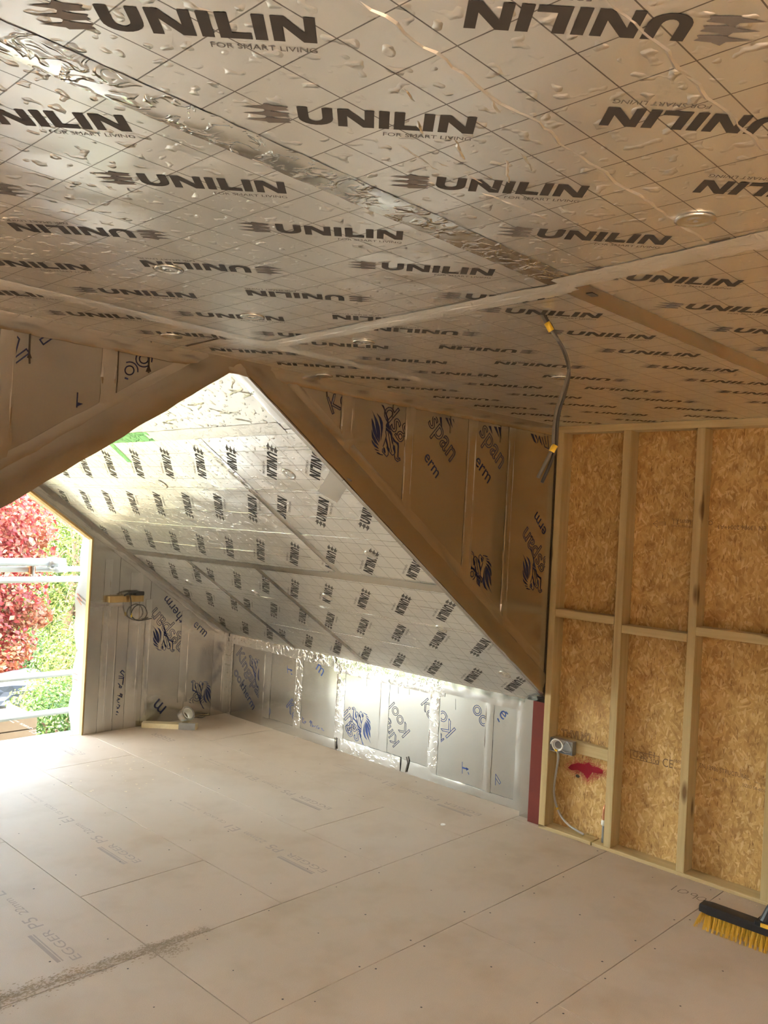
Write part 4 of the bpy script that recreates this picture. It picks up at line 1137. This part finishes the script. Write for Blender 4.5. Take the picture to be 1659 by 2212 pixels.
# broom head on the floor
t = thing('broom', (3.60, 1.23, 0), 'wide broom with black head and yellow bristles resting on the floor', 'broom')
hy0, hy1 = 0.985, 1.490
mb = MB(); n = 14; v, f = [], []
prof = [(-0.034, 0.060), (-0.036, 0.086), (-0.028, 0.094), (0.028, 0.094), (0.036, 0.086), (0.034, 0.060)]
for i in range(n+1):
    y = hy0+(hy1-hy0)*i/n; e = 0.86 if i in (0, n) else 1.0
    for x, z in prof: v.append((3.607+x*e, y, 0.077+(z-0.077)*e))
m = len(prof)
for i in range(n):
    for j in range(m): f.append((i*m+j, i*m+(j+1) % m, (i+1)*m+(j+1) % m, (i+1)*m+j))
f += [tuple(range(m))[::-1], tuple(n*m+j for j in range(m))]
put(mesh_obj('head', v, f, 'broom_plastic'), t)
mb = MB(); mb.box(3.570, 3.644, 1.195, 1.262, 0.090, 0.108, 0.004); mb.tube([(3.607, 1.230, 0.100), (3.615, 1.215, 0.150), (3.622, 1.198, 0.190)], [0.024, 0.020, 0.018], 14)
so = put(mb.build('handle_socket', 'broom_plastic', None, False), t)
put(MB().box(3.566, 3.572, 1.205, 1.235, 0.092, 0.106).build('socket_clip', 'bristle_yellow'), t)
put(MB().tube([(3.619, 1.205, 0.172), (3.80, 0.83, 1.36)], 0.0125, 12).build('handle', 'timber_z', None, True), t)
def tuft(x, y, row):
    mb = MB()
    for k in range(9):
        a = random.random()*6.28; r = 0.0032*math.sqrt(random.random())
        sx, sy = x+r*math.cos(a), y+r*math.sin(a)
        lean = -0.020*(row == 0)+0.016*(row == 4)-0.008
        end = 0.020 if y > hy1-0.03 else 0.0
        ex = sx+lean+random.gauss(0, 0.0028); ey = sy+random.gauss(0, 0.0030)+end-0.010*(1.4-y)
        mb.tube([(sx, sy, 0.062), ((sx+ex)/2-0.002, (sy+ey)/2, 0.032), (ex, ey, 0.0015)], [0.0011, 0.0011, 0.0009], 4, True)
    return mb
ny = 26
for i in range(ny):
    for row in range(5):
        y = hy0+0.012+(hy1-hy0-0.024)*i/(ny-1); x = 3.607+(row-2)*0.0135
        put(tuft(x, y, row).build('bristle_tuft', 'bristle_yellow'), t)

# batten stub with cables on the end wall
t = thing('wall_batten', (3.19, YE-0.03, 0.96), 'short timber batten on the end wall with a looped cable hanging below', 'batten')
put(MB().box(3.052, 3.325, YE-0.050, YE-0.004, 0.940, 0.985, 0.0015).build('batten', 'timber_orange'), t)
ze3 = lambda u, v, d=0.05: px3(180+u/4.366, 1200+v/4.366, 1, YE-d)
put(MB().tube(smooth_path([ze3(385, 380), ze3(430, 355), ze3(500, 345), ze3(570, 345)], 6), 0.0065, 8).build('cable', 'dark_cable', None, True), t)
put(MB().box(3.255, 3.325, YE-0.055, YE-0.012, 0.986, 1.012, 0.002).build('cable_clip', 'dark_cable'), t)
put(MB().tube(smooth_path([ze3(440, 372, .06), ze3(450, 440, .06), ze3(448, 520, .05), ze3(455, 570, .04), ze3(500, 610, .03), ze3(560, 605, .03), ze3(600, 550, .03), ze3(575, 480, .03), ze3(520, 465, .03), ze3(470, 500, .03), ze3(452, 560, .03), ze3(480, 600, .03), ze3(540, 612, .03), ze3(645, 592, .03)], 8), 0.0036, 7).build('cable_loop', 'dark_cable', None, True), t)
put(MB().tube([ze3(452, 545, .041), ze3(454, 580, .041)], 0.0058, 8).build('yellow_tape', 'yellow_tape'), t)

# offcuts in the far corner
t = thing('timber_offcut', (3.5, 5.5, 0), 'pale timber length lying on the floor below the end wall', 'timber')
a, b = px3(305, 1572, 2, 0.0), px3(424, 1577, 2, 0.0)
d = (b-a).normalized(); nn = Vector((-d.y, d.x, 0))
mb = MB(); P = [a, b, b+nn*0.07, a+nn*0.07]; mb.prism([(p.x, p.y, 0) for p in P], (0, 0, 0.0), (0, 0, 0.036))
put(mb.build('length', 'timber_pale'), t)
t2 = thing('tape_roll', b.lerp(a, 0.30)+nn*0.035+Vector((0, 0, 0.036)), 'roll of silver tape leaning on the timber length in the corner', 'tape roll')
c0 = b.lerp(a, 0.22)+nn*0.045+Vector((0, 0, 0.099))
ax = Vector((0.15, -0.75, 0.55)).normalized(); uu = ax.cross(Vector((0, 0, 1))).normalized(); ww = ax.cross(uu)
def ring(r0, r1, hw):
    v, f = [], []; sg = 26
    for r, h in ((r1, -hw), (r1, hw), (r0, hw), (r0, -hw)):
        for k in range(sg):
            q = 2*math.pi*k/sg; v.append(c0+(uu*math.cos(q)+ww*math.sin(q))*r+ax*h)
    for i in range(4):
        for k in range(sg): f.append((i*sg+k, i*sg+(k+1) % sg, ((i+1) % 4)*sg+(k+1) % sg, ((i+1) % 4)*sg+k))
    return v, f
v, f = ring(0.044, 0.058, 0.027); put(mesh_obj('foil_winding', v, f, 'foil_tape_smooth', None, False), t2)
v, f = ring(0.039, 0.044, 0.028); put(mesh_obj('card_core', v, f, 'white_plastic', None, False), t2)
t3 = thing('metal_bracket', b.lerp(a, 0.18)-nn*0.004, 'grey folded metal bracket in front of the tape roll', 'bracket')
q0 = b.lerp(a, 0.32)-nn*0.012; q1 = b.lerp(a, 0.02)-nn*0.012
mb = MB(); mb.prism([q0, q1, q1+Vector((0, 0, 0.05)), q0+Vector((0, 0, 0.05))], -nn*0.002, nn*0.0); put(mb.build('face', 'galvanised'), t3)
mb = MB(); mb.prism([q0, q1, q1+nn*0.012, q0+nn*0.012], (0, 0, 0.048), (0, 0, 0.050)); put(mb.build('lip', 'galvanised'), t3)
t4 = thing('banding_strap', px3(440, 1552, 2, 0), 'loose bundle of thin straps trailing into the corner', 'strap')
for i in range(4):
    P = smooth_path([px3(398+i*3, 1556-i*2, 2, 0.05), px3(418+i*2, 1549-i, 2, 0.055+0.006*i), px3(436, 1550-i*2, 2, 0.03), px3(452, 1540+i, 2, 0.012+0.02*i)], 5)
    put(MB().tube(P, 0.0035, 6).build('strap', 'timber_x' if i % 2 else 'dark_cable', None, True), t4)
# scrap of white plastic
c = px3(957, 1782, 2, 0)
v, f = [], []
for r, h in ((0.0, 0.005), (0.012, 0.005), (0.014, 0.003), (0.014, 0.0)):
    for k in range(14): v.append((c.x+r*math.cos(k*2*math.pi/14), c.y+r*math.sin(k*2*math.pi/14), h))
for i in range(3):
    for k in range(14): f.append((i*14+k, i*14+(k+1) % 14, (i+1)*14+(k+1) % 14, (i+1)*14+k))
tag(mesh_obj('plastic_cap', v, f, 'chip_white'), 'small white plastic cap lying on the floor near the knee wall', 'cap')

# ------------------------------------------------------------------ scaffold outside the window
YT = 6.40
def rail(name, z, y, x0, x1, r, label):
    o = MB().tube([(x0, y, z), (x1, y, z)], r, 16).build(name, 'tube_steel', None, True)
    return tag(o, label, 'scaffold tube', 'scaffold tubes outside the window')
rail('scaffold_tube', 1.178, YT-0.02, -1.6, 3.06, 0.030, 'thick pale scaffold tube, topmost rail across the window')
rail('scaffold_tube', 1.118, YT+0.05, -1.6, 3.4, 0.022, 'thin scaffold tube tucked just under the topmost rail')
rail('scaffold_tube', 1.043, YT, -1.6, 3.6, 0.0245, 'grey scaffold tube, third rail down across the window')
rail('scaffold_tube', 0.305, YT, -1.6, 3.6, 0.0242, 'white scaffold guard rail low across the window')
rail('scaffold_tube', 0.010, YT, -1.6, 3.6, 0.0242, 'lowest white scaffold rail just above the floor edge')
for x, lab in ((3.42, 'upright scaffold tube standing behind the right window jamb'),):
    o = MB().tube([(x, YT+0.06, -2.8), (x, YT+0.06, 1.9)], 0.0242, 16).build('scaffold_upright', 'tube_steel', None, True); tag(o, lab, 'scaffold tube')
t = thing('sky_blocker_boards', (1.6, 6.7, 2.20), 'added scaffold boards above the view, blocking sky over the window', 'scaffold boards')
for i in range(8): put(MB().box(-2.2, 5.6, 5.96+i*0.228, 5.96+i*0.228+0.222, 2.20, 2.238, 0.002).build('board', 'timber_x'), t)  # unseen boards, added overhead to cut the skylight at the sill
t = thing('scaffold_coupler', (2.98, YT, 1.14), 'clamp joining the top rails beside the window jamb', 'coupler')
put(MB().tube([(2.93, YT-0.02, 1.178), (2.99, YT-0.02, 1.178)], 0.040, 14).build('clamp_band', 'galvanised', None, True), t)
put(MB().tube([(2.96, YT-0.02, 1.15), (3.02, YT+0.02, 1.115), (3.10, YT+0.02, 1.125)], 0.026, 12).build('swivel', 'tube_steel', None, True), t)
put(MB().tube([(2.955, YT-0.07, 1.13), (2.955, YT-0.01, 1.13)], 0.010, 6).build('bolt', 'galvanised'), t)
t = thing('scaffold_coupler', (2.83, YT+0.05, 1.118), 'smaller rusty clamp on the thin tube left of the first clamp', 'coupler')
put(MB().box(2.80, 2.85, YT+0.01, YT+0.09, 1.08, 1.15, 0.006).build('clamp_body', 'copper'), t)
put(MB().tube([(2.825, YT, 1.07), (2.825, YT, 1.16)], 0.009, 6).build('bolt', 'galvanised'), t)

# ------------------------------------------------------------------ garden outside
GZ = -2.8
n = 40; v, f = [], []
for i in range(n+1):
    for j in range(n+1):
        x, y = -20+60*i/n, 6.2+44*j/n
        z = GZ+0.25*noise.noise(Vector((x*0.2, y*0.2, 0)))+max(0, (y-14))*0.16
        v.append((x, y, z))
for i in range(n):
    for j in range(n): a = i*(n+1)+j; f.append((a, a+n+1, a+n+2, a+1))
tag(mesh_obj('ground', v, f, 'lawn', None, True), 'sunlit garden ground sloping up behind the scaffold', kind='structure')
def leaf_cloud(name, mat, centers, count, size, parent, aspect=0.6, droop=0.3):
    mb = MB(); v, f = mb.v, mb.f
    tot = sum(c[1][0]*c[1][1]*c[1][2] for c in centers)
    for c, rad in centers:
        k = int(count*rad[0]*rad[1]*rad[2]/tot)
        for _ in range(k):
            while True:
                p = Vector((random.uniform(-1, 1), random.uniform(-1, 1), random.uniform(-1, 1)))
                if p.length < 1: break
            if random.random() < 0.6: p = p.normalized()*random.uniform(0.72, 1.02)
            o = Vector(c)+Vector((p.x*rad[0], p.y*rad[1], p.z*rad[2]))
            nrm = (p*0.8+Vector((random.gauss(0, .6), random.gauss(0, .6), random.gauss(0.5, .6)))).normalized()
            a = nrm.cross(Vector((random.gauss(0, 1), random.gauss(0, 1), random.gauss(-droop, 1)))).normalized(); b = nrm.cross(a)
            s = size*random.uniform(0.6, 1.35)
            i = len(v)
            v += [o-a*s, o+b*s*aspect+nrm*s*0.2, o+a*s, o-b*s*aspect+nrm*s*0.2]
            f += [(i, i+1, i+2), (i, i+2, i+3)]
    o = mesh_obj(name, v, f, mat, parent)
    o['kind'] = 'stuff'
    return o
def tree(name, label, base, top, clumps, mat, count, size, branches, aspect=0.6, mats2=None):
    root = thing(name, base, label, 'tree')
    b, tp = Vector(base), Vector(top)
    mb = MB(); L = (tp-b).length
    mb.tube(smooth_path([b, b.lerp(tp, 0.35)+Vector((random.gauss(0, .1), random.gauss(0, .1), 0)), b.lerp(tp, 0.7)+Vector((random.gauss(0, .15), 0, 0)), tp], 5), [0.13-0.10*i/15 for i in range(16)], 8)
    put(mb.build('trunk', 'bark', None, True), root)
    for c in branches:
        s = b.lerp(tp, random.uniform(0.35, 0.85)); e_ = Vector(c)
        pth = smooth_path([s, s.lerp(e_, 0.5)+Vector((0, 0, 0.25)), e_], 5)
        put(MB().tube(pth, [0.045-0.035*i/(len(pth)-1) for i in range(len(pth))], 6).build('branch', 'bark', None, True), root)
    for i, (mt, cl, ct) in enumerate([(mat, clumps, count)]+(mats2 or [])):
        put(leaf_cloud('foliage', mt, cl, ct, size, None, aspect), root)
    return root
def spot(u, v, y): return px3(u, v, 1, y)
# red maple on the left of the view
cl, br = [], []
for u, vv, y, r in [(-60, 1080, 11.2, 1.15), (30, 1110, 11.0, 0.8), (60, 1190, 11.4, 0.65), (-70, 1240, 11.0, 1.1), (20, 1260, 10.8, 0.75), (40, 1320, 11.2, 0.6), (-60, 1400, 11.0, 0.95), (10, 1380, 10.7, 0.45), (45, 1125, 12.0, 0.7), (-160, 1150, 11.4, 1.4), (-150, 1330, 11.3, 1.3)]:
    p = spot(u-22, vv, y+1.6); r *= 1.05; cl.append((p, (r, r*0.8, r*0.72))); br.append(p)
cl2 = []
for u, vv, y, r in [(85, 1215, 11.0, 0.28), (75, 1330, 10.9, 0.36), (60, 1395, 10.7, 0.26), (25, 1425, 10.5, 0.26), (55, 1410, 10.4, 0.2), (-10, 1440, 10.5, 0.3), (95, 1165, 11.2, 0.25), (40, 1470, 10.4, 0.16), (10, 1495, 10.3, 0.12)]:
    p = spot(u-14, vv, y+1.6); cl2.append((p, (r, r*0.8, r*0.6)))
bs = spot(-100, 1500, 12.9); bs = Vector((bs.x, bs.y, GZ))
tree('maple_tree', 'red leaved maple tree filling the left of the window view', bs, spot(-100, 1120, 12.9), cl, 'leaf_red', 20000, 0.040, br, 0.7, [('leaf_orange', cl2, 1300)])
# green tree behind it
cl, br = [], []
for u, vv, y, r in [(150, 1130, 13.6, 1.0), (120, 1220, 14.0, 1.0), (190, 1230, 13.6, 1.0), (140, 1310, 13.6, 0.95), (190, 1360, 13.2, 0.9), (90, 1360, 14.2, 0.8), (140, 1410, 13.2, 0.65), (230, 1180, 14.0, 1.3), (240, 1340, 13.6, 1.2), (80, 1280, 15.0, 1.0), (60, 1150, 15.5, 1.2), (170, 1060, 14.5, 1.1)]:
    p = spot(u, vv, y+3.2); r *= 1.2; cl.append((p, (r, r*0.8, r*0.75))); br.append(p)
bs = spot(170, 1500, 17.0); bs = Vector((bs.x, bs.y, GZ))
tree('green_tree', 'yellow green leafy tree to the right of the red maple', bs, spot(160, 1150, 17.0), cl, 'leaf_green', 18000, 0.042, br, 0.45)
cl, br = [], []
for u, vv, y, r in [(-100, 1200, 21, 3.0), (60, 1150, 21.5, 2.6), (200, 1150, 21, 2.6), (330, 1250, 21, 2.6), (-120, 1350, 20, 2.2), (60, 1320, 20.5, 2.0), (240, 1330, 20, 2.0), (-350, 1150, 21, 3.4), (-200, 850, 22, 3.4), (100, 780, 22, 3.4), (400, 900, 22, 3.4), (-600, 1000, 23, 3.6)]:
    p = spot(u, vv, y); cl.append((p, (r, r*0.6, r*0.8)))
bs = spot(60, 1450, 21); bs = Vector((bs.x, bs.y, GZ))
tree('green_tree', 'tall dark green tree closing off the far end of the garden', bs, spot(60, 1000, 21), cl, 'leaf_deep', 16000, 0.13, [], 0.6)
hd = thing('sky_blocker_hedge', (-6, 17, GZ), 'added dark green hedge out of view, blocking low sky left of the red maple', 'hedge')
hc = [(Vector((x, 17.5+1.2*math.sin(x*1.7), z)), (1.9, 1.3, 1.7)) for x in (-17, -14.2, -11.4, -8.6, -5.8, -3.0, -0.2) for z in (-1.6, 0.9)]  # hedge added out of view to hold back bright sky near the horizon
put(leaf_cloud('foliage', 'leaf_deep', hc, 9000, 0.14, None, 0.6), hd)
for x in (-14, -9, -4): put(MB().tube([(x, 17.5, GZ-0.2), (x+0.2, 17.4, 0.2), (x, 17.5, 1.8)], [0.16, 0.11, 0.05], 8).build('trunk', 'bark', None, True), hd)
def shrub(name, label, centre, r, mat, count, size):
    root = thing(name, Vector((centre.x, centre.y, centre.z-r*0.8)), label, 'shrub')
    for k in range(5):
        e_ = centre+Vector((random.gauss(0, r*.4), random.gauss(0, r*.4), random.uniform(0, r*.5)))
        put(MB().tube([(centre.x, centre.y, centre.z-r*0.85), centre.lerp(e_, 0.5), e_], [0.02, 0.014, 0.006], 5).build('stem', 'bark'), root)
    put(leaf_cloud('foliage', mat, [(centre+Vector((random.gauss(0, r*.3), random.gauss(0, r*.3), random.gauss(0, r*.2))), (r*.8, r*.7, r*.65)) for _ in range(4)], count, size, None, 0.5), root)
    return root
shrub('garden_shrub', 'bright green bush low behind the scaffold by the window jamb', spot(125, 1575, 8.6), 0.55, 'leaf_deep', 3800, 0.026)
shrub('garden_shrub', 'pale straggly bush between the two lower scaffold rails', spot(150, 1470, 10.4), 0.62, 'leaf_green', 3200, 0.026)
shrub('garden_shrub', 'small light green bush above the bright green bush', spot(80, 1520, 9.7), 0.34, 'leaf_green', 1500, 0.024)
shrub('garden_shrub', 'dark shaded bush under the red maple', spot(45, 1425, 14.6), 0.55, 'leaf_deep', 2600, 0.032)
def lump(name, mat, c, r, label, cat):
    bm = bmesh.new(); bmesh.ops.create_icosphere(bm, subdivisions=3, radius=1)
    for q in bm.verts:
        d = 1+0.35*noise.noise(q.co*1.7+Vector((c.x, c.y, 0)))+0.12*noise.noise(q.co*5)
        q.co = Vector((q.co.x*r[0], q.co.y*r[1], q.co.z*r[2]))*d+c
    bm.verts.index_update(); v = [q.co.copy() for q in bm.verts]; f = [tuple(q.index for q in g.verts) for g in bm.faces]; bm.free()
    return tag(mesh_obj(name, v, f, mat, None, False), label, cat)
lump('tarpaulin', 'tarp_blue', spot(25, 1492, 10.9), (0.55, 0.4, 0.24), 'crumpled dark blue tarpaulin below the red maple', 'tarpaulin')
lump('rubble_mound', 'rock', spot(0, 1535, 11.2), (0.55, 0.5, 0.22), 'pale heap of stone at the lower left of the window', 'rubble')
p = spot(12, 1592, 7.9)
t = thing('planter_box', (p.x, p.y, p.z-0.25), 'weathered wooden planter box at the lower left of the window', 'planter')
for i in range(3): put(MB().box(p.x-0.55, p.x+0.28, p.y-0.02, p.y+0.02, p.z-0.20+i*0.125, p.z-0.085+i*0.125, 0.004).build('plank', 'planter_wood'), t)
put(MB().box(p.x+0.24, p.x+0.28, p.y, p.y+0.6, p.z-0.20, p.z+0.165, 0.004).build('end_board', 'planter_wood'), t)
put(MB().box(p.x-0.53, p.x+0.25, p.y+0.03, p.y+0.6, p.z-0.2, p.z+0.12).build('soil', 'soil'), t)
